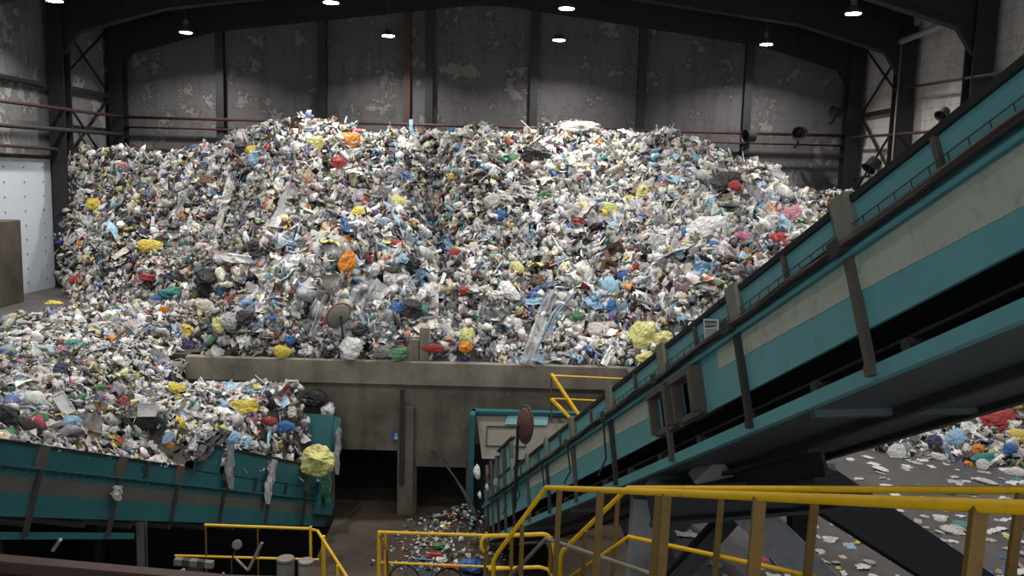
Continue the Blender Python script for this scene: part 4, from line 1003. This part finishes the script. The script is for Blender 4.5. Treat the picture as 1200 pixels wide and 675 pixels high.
NAME = dict(bag='plastic_bag', film='plastic_sheet', strip='film_strip', box='cardboard_box', bottle='plastic_bottle', tray='foam_tray', ball='round_container')
WORD = dict(bag='crumpled bag', film='plastic sheet', strip='film strip', box='cardboard box', bottle='plastic bottle', tray='foam tray', ball='rounded container')
CWORD = dict(white='white', offwhite='off-white', lightgrey='pale grey', grey='grey', beige='beige', black='black', blue='blue', teal='teal', green='green', yellow='yellow', red='red', pink='pink', purple='purple', brown='brown', orange='orange', lightblue='light blue', paleyellow='pale yellow', navy='navy blue')
protos = {}
def piece(kind, var, colour, P, Rm, S, cap='blue'):
    key = (kind, var)
    if key not in protos:
        o = bpy.data.objects.new(NAME[kind], ME[kind][var]); protos[key] = o; new = o
        if kind == 'bottle':
            c = bpy.data.objects.new('bottle_cap', CAPM); c.parent = o
    else: new = None
    src = protos[key]; o = src if new else src.copy(); col.objects.link(o)
    o.material_slots[0].link = 'OBJECT'; o.material_slots[0].material = PM[colour]
    Mx = np.eye(4); Mx[:3, :3] = np.asarray(Rm) @ np.diag(S); Mx[:3, 3] = P
    o.matrix_world = Matrix(Mx.tolist())
    if kind == 'bottle':
        ch = [c for c in src.children][0]; c = ch if new else ch.copy(); c.parent = o; col.objects.link(c)
        c.material_slots[0].link = 'OBJECT'; c.material_slots[0].material = PM[cap]
    return o
def basis(N_, roll, stretch_dir=None):
    z = np.asarray(N_, float); z = z / np.linalg.norm(z); a = CR * math.cos(roll) + CU * math.sin(roll)
    y = a - (a @ z) * z; y /= np.linalg.norm(y); return np.stack([np.cross(y, z), y, z], -1)

placed = []     # (px, py, half size px)
def named(px, py, wpx, hpx, kind, colour, label, cat, roll=None, var=None, lift=.25, face=.6):
    """a piece the photo shows plainly, laid on the heap where its line of sight meets the surface"""
    P = cast(px, py + hpx * .15)
    if P is None: print('no hit', label); return
    n = HN(np.array([P[0]]), np.array([P[1]]))[0]; tocam = CAM - P; tocam /= np.linalg.norm(tocam)
    z = n * (1 - face) + tocam * face
    Y = P[1]; a = wpx / 2000 * Y; b = hpx / 2000 * Y
    B = basis(z, 0 if roll is None else roll)        # y axis along the piece's long side
    k = dict(bag=(.85, .85, 1), film=(1, 1, 1), strip=(.25, 1.25, 1), box=(1.2, 1.1, 1), bottle=(.34, .95, .34), tray=(1, .6, 1), ball=(1, 1, 1))[kind]
    dep = min(a, b) * .8
    if kind == 'strip': S = (b / .22, a / 1.3, min(b / .22, .5))
    elif kind == 'bottle': S = (b / .34, a / .95, b / .34)
    elif kind == 'tray': S = (b / 1.0, a / .6, b)
    else: S = (b / k[0], a / k[1], dep if kind != 'film' else min(a, b) * .8)
    if kind == 'bag': S = tuple(v * .82 for v in S)
    Pp = P + n * (dep * lift + .05) + tocam * (dep * .35 + .12)
    v = var if var is not None else random.randrange(len(ME[kind]))
    o = piece(kind, v, colour, Pp, B, S); tag(o, label, cat)
    placed.append((px, py, max(wpx, hpx) * .5)); return o
ST = [
 (408, 165, 24, 16, 'bag', 'orange', 'bright orange bag high on the left ridge of the heap', .4), (405, 306, 30, 16, 'bag', 'orange', 'orange bag lying aslant mid-slope below the left ridge', 1.0),
 (178, 288, 28, 14, 'bag', 'yellow', 'bright yellow bag on the left slope level with the white panel', 0), (112, 238, 16, 13, 'bag', 'yellow', 'round yellow bag at the heap edge beside the black left column', 0),
 (66, 360, 22, 11, 'bag', 'yellow', 'flat yellow bag at the left foot of the heap below the white panel', -.2), (201, 342, 28, 14, 'bag', 'teal', 'sea-green bag on the left slope below the yellow bag', 0),
 (239, 362, 22, 24, 'bag', 'offwhite', 'off-white rounded bag above the left end of the concrete wall', .9), (466, 238, 17, 15, 'bag', 'paleyellow', 'small pale yellow bag at the head of the central gully', 0),
 (757, 390, 30, 28, 'bag', 'paleyellow', 'big round pale yellow bag above the conveyor edge near the notice', 0), (779, 396, 22, 18, 'bag', 'paleyellow', 'pale yellow bag tucked beside the big round yellow one', .3),
 (758, 419, 24, 14, 'bag', 'paleyellow', 'flattened pale yellow bag under the big round yellow one', 0), (548, 393, 16, 18, 'bag', 'paleyellow', 'pale yellow bag just behind the concrete wall right of the post', 0),
 (546, 406, 16, 12, 'bag', 'orange', 'orange bag below a pale yellow one behind the concrete wall', 0), (508, 405, 9, 24, 'bag', 'red', 'orange-red rag beside the concrete post on the wall', 1.5),
 (285, 477, 36, 18, 'film', 'yellow', 'crumpled bright yellow sheet on the waste in the conveyor hopper', .35), (207, 457, 20, 13, 'bag', 'yellow', 'small yellow bag beside the left end of the concrete wall', 0),
 (330, 500, 26, 12, 'bag', 'blue', 'bright blue bag in the conveyor hopper', .1), (313, 493, 18, 8, 'bag', 'red', 'red crumpled wrapper in the hopper beside the blue bag', 0),
 (370, 466, 28, 18, 'bag', 'black', 'shiny black bag on top of the waste at the hopper end', 0), (385, 479, 18, 18, 'bag', 'white', 'white bag by the black bag at the hopper end', 0),
 (268, 512, 22, 16, 'bag', 'lightblue', 'pale blue bag beside the torn black sheet', 0),
 (72, 475, 30, 15, 'tray', 'white', 'white foam tray lying aslant above the left conveyor', -1.05), (177, 479, 22, 16, 'tray', 'white', 'white foam box lid sitting on a black bag', 0),
 (176, 493, 26, 16, 'bag', 'black', 'black bag under the white foam lid', 0), (105, 514, 24, 16, 'box', 'beige', 'small brown cardboard box at the left conveyor edge', 0),
 (34, 502, 34, 12, 'bag', 'black', 'black sack lying along the left conveyor edge', -.2), (5, 487, 20, 30, 'bag', 'black', 'black sack at the left picture edge', .8),
 (834, 265, 42, 24, 'bag', 'white', 'big white bag on the right slope above the conveyor', 0), (852, 212, 30, 20, 'bag', 'black', 'black bag with a red flap near the right crest', 0), (862, 218, 12, 14, 'bag', 'red', 'red flap beside the black bag near the right crest', .8),
 (680, 149, 46, 13, 'bag', 'offwhite', 'broad off-white bag on the crest right of centre', 0), (655, 147, 24, 8, 'bag', 'paleyellow', 'yellowish bag on the crest left of the off-white one', 0), (708, 150, 16, 10, 'bag', 'paleyellow', 'yellowish bag on the crest right of the off-white one', 0),
 (815, 160, 26, 12, 'bag', 'paleyellow', 'pale yellow bag on the right crest', 0), (877, 175, 24, 14, 'bag', 'paleyellow', 'pale yellow bag where the right crest begins to fall', 0), (860, 170, 14, 9, 'bag', 'paleyellow', 'small pale yellow bag left of the falling crest', 0),
 (836, 288, 14, 13, 'ball', 'blue', 'blue rounded canister under the big white bag on the right slope', 0), (807, 272, 14, 12, 'bag', 'blue', 'blue bag left of the big white bag', 0),
 (750, 256, 24, 9, 'film', 'blue', 'bright blue sheet on the middle of the right slope', .3), (628, 180, 30, 16, 'bag', 'black', 'black sack below the crest at the centre', 0), (605, 188, 15, 15, 'bag', 'green', 'pale green bag left of the black sack below the crest', 0),
 (633, 329, 15, 13, 'bag', 'brown', 'rust-red bag at the head of the hanging film', .5), (631, 341, 14, 12, 'bag', 'blue', 'bright blue bag under the rust-red one', 0), (603, 315, 17, 14, 'bag', 'paleyellow', 'olive yellow bag left of the rust-red one', 0),
 (466, 360, 18, 12, 'bag', 'blue', 'blue bag beside the dark sack behind the wall mirror', .3), (481, 361, 26, 18, 'bag', 'black', 'dark sack on the white film right of the wall mirror', 0), (494, 364, 14, 13, 'bag', 'teal', 'dark teal bag against the dark sack', 0),
 (423, 387, 22, 11, 'bag', 'black', 'black bag right of the wall mirror', .3), (449, 413, 20, 12, 'bag', 'grey', 'dark grey bag on the wall top right of the mirror pole', 0), (468, 413, 22, 12, 'bag', 'green', 'green bag beside the concrete wedge', .2),
 (413, 405, 22, 22, 'bag', 'white', 'white bag behind the mirror pole', 0), (702, 385, 16, 24, 'bag', 'offwhite', 'clear plastic container low on the right slope', 1.5), (740, 234, 10, 16, 'bag', 'yellow', 'olive yellow bag on the middle of the right slope', 1.2), (712, 242, 12, 22, 'bag', 'paleyellow', 'pair of pale yellow bags hanging on the upper right slope', 1.4),
 (678, 258, 7, 16, 'bag', 'red', 'small red canister on the upper right slope', 1.5), (755, 226, 16, 13, 'bag', 'paleyellow', 'olive bag right of the pale yellow pair', 0), (536, 296, 12, 10, 'bag', 'red', 'red bag beside the gully in the heap centre', 0), (545, 341, 12, 10, 'bag', 'red', 'red bag low in the central gully', 0),
 (586, 251, 12, 9, 'bag', 'blue', 'blue bag on the upper centre slope', 0), (677, 369, 10, 12, 'bag', 'green', 'bright green bag low on the right slope', 1), (717, 360, 18, 14, 'bag', 'blue', 'blue bag low on the right slope beside a purple one', .2), (718, 370, 16, 14, 'bag', 'purple', 'purple bag under the blue one low on the right slope', 0),
 (725, 295, 26, 20, 'box', 'brown', 'crushed brown cardboard on the right slope', .4), (712, 315, 22, 16, 'box', 'brown', 'second crushed brown carton below the first on the right slope', -.3), (695, 290, 20, 12, 'film', 'white', 'white paper sheet left of the brown cardboard', .5),
 (925, 252, 26, 15, 'bag', 'pink', 'pale pink bag at the right end of the slope by the conveyor', .5), (855, 305, 26, 9, 'bag', 'beige', 'long beige sack on the right slope', .1), (700, 335, 14, 9, 'bag', 'grey', 'grey bag on the lower right slope', 0),
 (385, 240, 18, 9, 'box', 'beige', 'tan cardboard scrap under the left ridge', .1), (247, 210, 11, 22, 'bag', 'brown', 'ochre bag on the upper left slope', 1.4), (305, 186, 24, 16, 'bag', 'lightblue', 'blue-grey bag under the left shoulder of the heap', .3), (298, 176, 16, 10, 'bag', 'yellow', 'mustard bag above the blue-grey one', 0), (230, 175, 14, 8, 'bag', 'blue', 'blue bag on the left crest beside a wall column', 0),
 (370, 168, 18, 14, 'bag', 'paleyellow', 'pale yellow bag left of the bright orange one', .4), (396, 190, 16, 10, 'bag', 'red', 'red wrapper below the bright orange bag', .2), (145, 193, 8, 12, 'bag', 'pink', 'pink bag near the left end of the crest', 1.4), (366, 139, 12, 6, 'bag', 'teal', 'teal bag at the very top of the left ridge', 0), (365, 147, 16, 8, 'bag', 'brown', 'brown bag at the top of the left ridge', 0),
 (92, 328, 16, 10, 'bag', 'red', 'red bag at the left foot near the white panel', .6), (175, 323, 9, 18, 'bottle', 'red', 'red bottle on the left slope', 1.4), (245, 330, 26, 24, 'bag', 'black', 'black torn bag on the lower left slope', .6), (287, 372, 18, 16, 'bag', 'black', 'black bag in the hollow above the concrete wall', 0), (285, 372, 9, 7, 'bag', 'orange', 'small orange scrap above the black bag in the hollow', 0), (184, 352, 22, 9, 'bag', 'blue', 'blue bag below the sea-green one', .3), (88, 406, 26, 14, 'bag', 'teal', 'teal bag on the low waste at far left', .1), (270, 375, 20, 20, 'bag', 'lightgrey', 'grey bucket-shaped bag above the concrete wall', 1),
 (341, 398, 14, 9, 'bag', 'blue', 'blue bag just behind the concrete wall left of the mirror', .3), (331, 411, 18, 11, 'bag', 'yellow', 'mustard bag on the concrete wall left of the mirror', 0), (258, 380, 16, 16, 'bag', 'paleyellow', 'yellow-green bag at the cliff foot above the wall end', .2), (70, 435, 20, 14, 'bag', 'navy', 'navy bag on the low waste at far left', 0), (30, 467, 18, 14, 'bag', 'lightblue', 'light blue bag above the left conveyor near the picture edge', .2), (82, 497, 22, 18, 'bag', 'lightblue', 'aqua bag beside the slanted foam tray', .3), (45, 492, 18, 10, 'bag', 'green', 'green bag left of the slanted foam tray', 0), (115, 455, 18, 8, 'bag', 'green', 'bright green wrapper on the low waste', .3), (195, 512, 14, 9, 'bag', 'lightblue', 'light blue bag left of the torn black sheet', .8), (197, 521, 8, 7, 'bag', 'orange', 'orange scrap left of the torn black sheet', 0),
 (1165, 492, 36, 26, 'bag', 'red', 'dark red bag lying in the waste at the right edge', .3), (1122, 514, 20, 16, 'bag', 'lightblue', 'light blue bag on the tipping floor waste', 1.2), (1152, 538, 22, 10, 'bag', 'teal', 'teal bag at the edge of the right floor waste', 0), (1152, 545, 18, 10, 'bag', 'white', 'white bag with the teal one at the right floor edge', -.2), (1070, 517, 26, 12, 'bag', 'purple', 'lilac bag on the right floor waste', .2), (1095, 520, 22, 14, 'bag', 'navy', 'dark bag on the right floor waste', 0), (1190, 555, 22, 12, 'bag', 'white', 'white bag with red print at the right picture edge', -.1), (1183, 528, 14, 12, 'bag', 'blue', 'blue and green bag at the right picture edge', 0), (1146, 528, 12, 10, 'bag', 'orange', 'orange scrap on the right floor waste', 0), (1052, 530, 26, 14, 'bag', 'white', 'white bag at the left tip of the right floor waste', .2), (1195, 512, 14, 18, 'bag', 'yellow', 'mustard bag at the right picture edge', 1), (1180, 495, 20, 34, 'film', 'white', 'white sheet beside the dark red bag', 1.2), (1195, 472, 16, 10, 'bag', 'yellow', 'yellow bag under the conveyor at the right edge', 0)]
for e in ST:
    cat = dict(bag='bag', film='plastic sheet', strip='film', box='cardboard', bottle='bottle', tray='foam tray', ball='canister')[e[4]]
    named(*e[:7], cat, roll=e[7])
# long hanging films and straps
def ribbon(pts, w, name, colour, label, cat='film', off=.18, seg=26):
    """a draped strip that follows the heap's face between two sight lines"""
    A = [cast(x, y) for x, y in pts]
    if any(p is None for p in A): print('no hit', label); return
    A = np.array(A); tt = np.linspace(0, len(A) - 1, seg); C = np.stack([np.interp(tt, np.arange(len(A)), A[:, k]) for k in range(3)], -1)
    m = MB(); V = []
    for k, c in enumerate(C):
        d = C[min(k + 1, seg - 1)] - C[max(k - 1, 0)]; d /= np.linalg.norm(d); tc = CAM - c; tc /= np.linalg.norm(tc); s = np.cross(d, tc); s /= np.linalg.norm(s)
        f = k / (seg - 1); ww = (w[0] * (1 - f) + w[1] * f) * (1 + .3 * mnoise.noise(Vector((k * .5, w[0] * 9, 0)))) / 2
        for j in range(6):
            u = -1 + j * .4; V.append(c + s * ww * u + tc * (off + .05 * math.cos(j * 2.6 + k * .15) + .05 * mnoise.noise(Vector((k * .35, j, 1)))))
    fs = [(k * 6 + j, k * 6 + j + 1, (k + 1) * 6 + j + 1, (k + 1) * 6 + j) for k in range(seg - 1) for j in range(5)]
    m.add(V, fs); o = m.build(name, PM[colour]); tag(o, label, cat); return o
ribbon([(350, 188), (345, 215), (336, 245), (332, 268)], (.25, .8), 'hanging_film', 'clear', 'large translucent film hanging on the left ridge face', off=.3)
ribbon([(289, 188), (284, 230), (277, 262), (273, 294)], (.14, .1), 'plastic_strap', 'clearblue', 'long light blue strap hanging down the left shoulder of the heap', 'strap', off=.3)
ribbon([(648, 340), (636, 370), (626, 400), (618, 427)], (.3, .4), 'hanging_film', 'clear', 'long grey film hanging down to the wall, left of a pair', off=.3)
ribbon([(670, 345), (650, 370), (638, 398), (630, 424)], (.16, .4), 'hanging_film', 'clearblue', 'long bluish film hanging down to the wall, right of a pair', off=.3)
ribbon([(726, 400), (716, 412), (708, 428)], (.25, .2), 'hanging_film', 'white', 'short white tube of film beside the conveyor edge at the wall', off=.2)
ribbon([(382, 345), (372, 375), (365, 395)], (.12, .18), 'hanging_film', 'clear', 'grey film strand left of the wall mirror', off=.3)
ribbon([(440, 330), (425, 350), (400, 395)], (.5, .9), 'hanging_film', 'clear', 'broad pale film sheet above the wall mirror', off=.2)
ribbon([(500, 335), (505, 360), (508, 385)], (.3, .3), 'hanging_film', 'offwhite', 'off-white film hanging beside the concrete post', off=.2)
ribbon([(270, 205), (262, 240), (255, 270)], (.2, .25), 'hanging_film', 'offwhite', 'off-white strand on the upper left slope', off=.2)
ribbon([(225, 215), (212, 238), (205, 258)], (.2, .2), 'hanging_film', 'clear', 'grey strand on the upper left slope below the crest', off=.2)
ribbon([(775, 185), (779, 205), (778, 235)], (.12, .12), 'plastic_strap', 'clearblue', 'pale strap on the right slope under the crest', 'strap', off=.2)
ribbon([(400, 215), (385, 240), (372, 262)], (.15, .2), 'hanging_film', 'white', 'white strand beside the tan scrap under the left ridge', off=.2)

# things caught on the left conveyor's outside
def hang(px0, py0, px1, py1, w, colour, name, label, cat, q=-.1):
    s0, h0 = side(Lf, px0, py0); s1, h1 = side(Lf, px1, py1); n = 14; m = MB(); V = []
    for k in range(n):
        f = k / (n - 1); ww = w * (.7 + .5 * math.sin(math.pi * f)) / 2
        for j in range(7):
            u = -1 + j / 3; V.append(Lc.pt(s0 + (s1 - s0) * f + u * ww, q - .05 * math.cos(j * 2.1 + k * .4) - .05 * mnoise.noise(Vector((k * .6, j * .8, w))), h0 + (h1 - h0) * f))
    m.add(V, [(k * 7 + j, k * 7 + j + 1, (k + 1) * 7 + j + 1, (k + 1) * 7 + j) for k in range(n - 1) for j in range(6)])
    tag(m.build(name, PM[colour]), label, cat)
hang(264, 520, 265, 572, .22, 'lightgrey', 'plastic_rag', 'pale rag hanging on the hopper side bracket, left of two', 'rag')
hang(316, 538, 308, 590, .25, 'lightgrey', 'plastic_rag', 'grey-white rag hanging on the hopper side, right of two', 'rag')
hang(131, 568, 131, 586, .16, 'offwhite', 'plastic_rag', 'small pale lace scrap stuck on the conveyor strut', 'rag')
hang(369, 545, 373, 588, .4, 'green', 'green_net', 'green net hanging from the hopper end under the yellow sack', 'net', q=-.25)
hang(386, 500, 384, 555, .25, 'lightgrey', 'plastic_rag', 'translucent film hanging on the hopper end plate', 'rag', q=-.25)
hang(258, 503, 226, 540, .5, 'black', 'torn_sheet', 'torn black plastic sheet draped over the left conveyor edge', 'plastic sheet', q=-.12)
s_, h_ = side(Lf, 358, 538); o = piece('bag', 0, 'paleyellow', Lc.pt(s_, -.3, h_), basis(CAM - Lc.pt(s_, 0, h_), 1.4), (.36, .36, .28)); tag(o, 'pale yellow sack hanging over the end of the left conveyor hopper', 'bag')

# ---- many single pieces, most visible ones first, grouped by look and place
ZONES = [  # x0,x1,y0,y1,phrase
 (0, 100, 395, 470, 'on the low waste at the far left'), (100, 225, 395, 470, "left of the concrete wall's end"), (0, 120, 470, 560, 'at the left conveyor edge, far left'), (120, 245, 470, 560, 'by the conveyor edge left of the black sheet'),
 (220, 310, 435, 560, 'in the left half of the hopper load'), (310, 400, 435, 560, 'in the right half of the hopper load'),
 (0, 130, 300, 395, 'at the heap foot below the white panel'), (130, 220, 300, 400, 'on the lower left slope under the sea-green bag'), (220, 300, 300, 420, "above the concrete wall's left end"), (300, 370, 300, 420, 'in the dark cliff left of the mirror'),
 (370, 440, 300, 420, 'around the wall mirror'), (440, 520, 300, 425, 'around the concrete post'), (520, 600, 300, 430, 'at the foot of the central gully'), (600, 680, 300, 435, 'around the long hanging films'), (680, 760, 300, 440, 'left of the big yellow bag'), (760, 900, 290, 440, 'along the conveyor edge'),
 (80, 180, 170, 300, 'on the upper left slope by the black column'), (180, 270, 170, 300, 'on the upper left slope by the yellow bag'), (270, 350, 130, 300, 'on the left shoulder by the blue strap'), (350, 430, 130, 300, 'on the left ridge by the orange bags'), (430, 510, 130, 300, 'on the crest above the central gully'),
 (510, 590, 130, 300, 'on the centre slope right of the gully'), (590, 670, 130, 300, 'below the crest by the black sack'), (670, 740, 130, 300, 'under the broad crest bag'), (740, 810, 130, 290, 'on the right slope above the blue sheet'), (810, 880, 130, 290, 'around the big white bag'), (880, 1000, 170, 290, 'at the falling right end of the heap'),
 (1000, 1090, 460, 600, 'on the left part of the right floor waste'), (1090, 1200, 440, 600, 'on the right floor waste by the picture edge')]
def zone(x, y):
    for a, b, c, d, s in ZONES:
        if a <= x < b and c <= y < d: return s
cov = [(555, 640), (555, 570), (640, 480), (735, 440), (1200, 60), (1200, 460), (1000, 528), (960, 540), (600, 640)]
def inpoly(x, y, poly):
    c = False; n = len(poly)
    for i in range(n):
        (x1, y1), (x2, y2) = poly[i], poly[(i + 1) % n]
        if (y1 > y) != (y2 > y) and x < (x2 - x1) * (y - y1) / (y2 - y1) + x1: c = not c
    return c
def hidden(px, py):
    if inpoly(px, py, cov): return True
    if 218 < px < 740 and py > 416 + (px - 218) * .035 and not (px < 395 and py > 445): return True
    return False
pending = []
def strew(kind, count, smin, smax, cweights, region=None):
    made = 0; tries = 0; cn = list(cweights); cw = np.array([cweights[k] for k in cn], float); cw /= cw.sum()
    while made < count and tries < count * 30:
        tries += 1
        if random.random() < .42: px, py = random.uniform(2, 390), random.uniform(385, 540)
        elif random.random() < .12: px, py = random.uniform(1030, 1198), random.uniform(475, 555)
        else: px, py = random.uniform(80, 960), random.uniform(140, 432)
        if hidden(px, py) or zone(px, py) is None: continue
        if any(abs(px - a) < r + 5 and abs(py - b) < r + 4 for a, b, r in placed): continue
        P = cast(px, py)
        if P is None or P[1] > 36: continue
        if P[1] < 22.4 and P[0] < -3 and -((P[0] - Lc.P[0]) * Lc.l[0] + (P[1] - Lc.P[1]) * Lc.l[1]) < .38: continue
        n = HN(np.array([P[0]]), np.array([P[1]]))[0]; s = smin + (smax - smin) * random.random() ** 1.5
        s *= 1.15 if P[1] > 22 else .62
        if 22 < P[1] < 22.9: s *= .6
        colr = cn[int(rng.choice(len(cn), p=cw))]
        Rm = rotm(1, n[None], .45, .6)[0]
        if kind == 'bag': S = (s * random.uniform(.7, 1.1), s * random.uniform(.7, 1.2), s * random.uniform(.55, .9))
        elif kind == 'film': S = (s * 1.2, s * 1.2, s)
        elif kind == 'strip': S = (s * 1.2, s * 1.5, s)
        elif kind == 'bottle': S = (s * .8,) * 3
        else: S = (s,) * 3
        o = piece(kind, random.randrange(len(ME[kind])), colr, P + n * s * .3, Rm, S, random.choice(['white', 'blue', 'red', 'green']))
        placed.append((px, py, s / P[1] * 1000 * .6)); pending.append((o, kind, colr, px, py)); made += 1
cols = dict(white=30, offwhite=18, lightgrey=16, grey=8, black=12, blue=3, teal=1.5, green=1.5, yellow=1, red=2, pink=1.5, purple=1.5, brown=2, orange=.6, lightblue=4, paleyellow=2, navy=2, beige=5)
strew('bag', 290, .11, .24, cols)
strew('film', 200, .14, .3, dict(white=30, offwhite=14, lightgrey=22, lightblue=6, grey=8, black=6, blue=2, pink=2, paleyellow=2, purple=2))
strew('strip', 60, .22, .42, dict(white=10, lightgrey=12, offwhite=8, black=3, lightblue=4))
strew('bottle', 70, .16, .24, dict(lightblue=8, white=8, lightgrey=6, green=2, blue=2, red=1.5))
strew('box', 34, .1, .2, dict(beige=5, brown=5, white=1))
strew('tray', 24, .12, .22, dict(white=8, offwhite=3, black=1))
# loose litter flat on the tipping floor, right of the conveyor
lit = []
tries = 0
while len(lit) < 290 and tries < 6000:
    tries += 1
    px, py = random.uniform(790, 1215), random.uniform(525, 690)
    if px < 985 and py < 600 and random.random() < .8: continue
    dens = .35 + .65 * max(0, (px - 900) / 300) * (1 if py < 640 else .8)
    if random.random() > dens: continue
    P = atZ(px, py, ZF); s = random.uniform(.02, .085) * (1.5 if random.random() < .15 else 1)
    if P[0] < 2.5: continue
    kind = 'film' if random.random() < .72 else 'bag'; colr = random.choice(['white'] * 12 + ['offwhite'] * 6 + ['lightgrey'] * 4 + ['teal', 'yellow', 'red', 'lightblue', 'black', 'blue', 'beige'])
    Rm = rotm(1, np.array([[0, 0, 1.0]]), .1, 1)[0]
    o = piece(kind, random.randrange(8), colr, (P[0], P[1], ZF + s * (.12 if kind == 'film' else .2)), Rm, (s * random.uniform(.7, 1.5), s * random.uniform(.7, 1.5), s * .35))
    lit.append((o, kind, colr, px, py))
# waste pieces lying around at the left floor edge
def lzone(x, y):
    if x < 985: return 'on the floor behind the yellow rail posts'
    if y < 575: return 'on the dark floor above the yellow rails'
    if x < 1090: return 'left of the thick raking beam' if y > 600 else 'just below the yellow rails'
    return 'right of the thick raking beam'
ORD = ['first', 'second', 'third', 'fourth', 'fifth', 'sixth', 'seventh', 'eighth', 'ninth', 'tenth', 'eleventh', 'twelfth']
buckets = {}
for o, k, c, x, y in pending: buckets.setdefault((k, c, zone(x, y)), []).append((x, y, o))
for o, k, c, x, y in lit: buckets.setdefault((k + '_litter', c, lzone(x, y)), []).append((x, y, o))
LW_ = {'film_litter': 'flat plastic scrap', 'bag_litter': 'crumpled scrap'}
PLUR = dict(bag='single bags in the waste', film='single plastic sheets in the waste', strip='film strips in the waste', bottle='bottles in the waste', box='cardboard boxes in the waste', tray='foam trays in the waste', film_litter='litter scattered on the tipping floor', bag_litter='litter scattered on the tipping floor')
CATS = dict(bag='bag', film='plastic sheet', strip='film', bottle='bottle', box='cardboard', tray='foam tray', film_litter='litter', bag_litter='litter')
for (k, c, z), L in buckets.items():
    L.sort(key=lambda e: e[0]); base_ = f'{CWORD[c]} {WORD.get(k) or LW_[k]} {z}'
    for i, (x, y, o) in enumerate(L):
        if len(L) == 1 or i >= len(ORD) or len(L) > len(ORD): lab = base_ if len(L) == 1 else base_ 
        else: lab = base_ + f', {ORD[i]} from left'
        tag(o, lab, CATS[k], PLUR[k])
        if k.endswith('_litter'): o.name = 'litter_scrap'

# rubbish and cables snagged on the tail of the big conveyor
for x, y, w_, c, lb in ((556, 562, .2, 'white', 'white rag snagged on the tail corner of the big conveyor'), (568, 580, .1, 'white', 'small white scrap hanging on the conveyor tail'), (588, 567, .14, 'grey', 'grey rag over the cable bundle at the conveyor tail'), (577, 571, .09, 'offwhite', 'off-white scrap on the cables near the conveyor tail')):
    s_, h_ = side(frR, x, y); o = piece('bag', 5, c, R.pt(max(s_, -18.2), -.12, h_), basis(R.l, 1.1), (w_, w_ * .8, w_ * .6)); tag(o, lb, 'rag')
for k, (a, b, c, lb) in enumerate(((( 505, 528), (538, 558), (560, 606), 'dark cable drooping from the wall opening to the conveyor tail, upper'), ((520, 540), (544, 575), (566, 625), 'dark cable drooping from the wall opening to the conveyor tail, lower'))):
    A_0 = atY(*a, 21.95); B_0 = atY(*b, 21.3); C_0 = atY(*c, 20.2); tt = np.linspace(0, 1, 14)[:, None]
    pipe('loose_cable', list((1 - tt) ** 2 * A_0 + 2 * tt * (1 - tt) * B_0 + tt ** 2 * C_0), .022, 'cable', lb, 'cable', 6)
p_ = cast(508, 150)
if p_ is not None: tag(MB().beam(p_ - (0, 0, .3), p_ + (.03, 0, .62), .07, .05).build('wooden_stake', MT['beige']), 'short pale wooden stake sticking up from the crest', 'stake')
# scraps spilled on the pit floor by the tail of the conveyor
sp = Mass(); n = 900
ang = rng.random(n); pxs = 525 + 38 * rng.standard_normal(n) * (.5 + ang * .6) + 5; pys = 585 + 85 * ang
P = np.array([atZ(x, y, 0) for x, y in zip(pxs, pys)]); ok = (P[:, 1] < 21.8) & (P[:, 0] < .2); P = P[ok]; n = len(P)
hgt = .5 * np.exp(-((P[:, 0] + 1.1) / .6) ** 2 - ((P[:, 1] - 21.2) / 1.2) ** 2); P[:, 2] = hgt + .02
S = .015 + .045 * rng.random(n) ** 2
cc = PALA[np.searchsorted(np.cumsum(PB), rng.random(n)).clip(0, len(names) - 1)] * .9
N0 = np.tile(np.array([0, 0, 1.0]), (n, 1))
for j in range(10):
    q = np.arange(n) % 10 == j; sp.pieces(TSH[j] if j % 2 else TB[j], P[q], rotm(q.sum(), N0[q], .5, 1), np.repeat(S[q][:, None], 3, 1), cc[q])
o = sp.build('spilled_scraps', MT['mass']); tag(o, 'spill of small pale scraps on the pit floor beside the conveyor tail', 'litter', kind='stuff')
p = atZ(553, 664, .12); o = piece('bag', 1, 'blue', p, np.eye(3), (.24, .2, .2)); tag(o, 'bright blue bag on the pit floor right of the bicycle', 'bag')
for x, y, c, lb in ((515, 657, 'white', 'white crumpled bag on the pit floor behind the bicycle'), (516, 640, 'green', 'green scrap on the pit floor spill'), (508, 652, 'red', 'red scrap on the pit floor above the bicycle')):
    if c == 'green': c = 'green'
    p = atZ(x, y, .06); o = piece('bag', 2, c, p, np.eye(3), (.14, .12, .1)); tag(o, lb, 'bag')
# rubbish on the walkway at lower left
for i, (x, y, c, lb) in enumerate(((275, 667, 'lightblue', 'pale blue bag in the clutter behind the left railing'), (262, 668, 'beige', 'beige bag in the clutter at the bottom left'), (250, 670, 'white', 'white bag in the clutter at the bottom left'), (290, 672, 'lightgrey', 'grey bag in the clutter below the leaning pipe'), (236, 673, 'offwhite', 'off-white bag at the bottom edge beside the striped bar'))):
    p = atY(x, y, 12.7); o = piece('bag', i + 3, c, (p[0], p[1], zd + .18), np.eye(3), (.13, .12, .2)); tag(o, lb, 'bag', 'bags on the walkway')

# ------------------------------------------------------------------ light of the place
w = bpy.data.worlds.new('world'); scene.world = w; w.use_nodes = True
bg = w.node_tree.nodes['Background']; bg.inputs[0].default_value = (.82, .9, 1, 1); bg.inputs[1].default_value = 1.15     # daylight from the open front of the hall
scene.view_settings.view_transform = 'Standard'; scene.view_settings.look = 'None'; scene.view_settings.gamma = 1; scene.view_settings.use_curve_mapping = False
scene.view_settings.exposure = 0.0
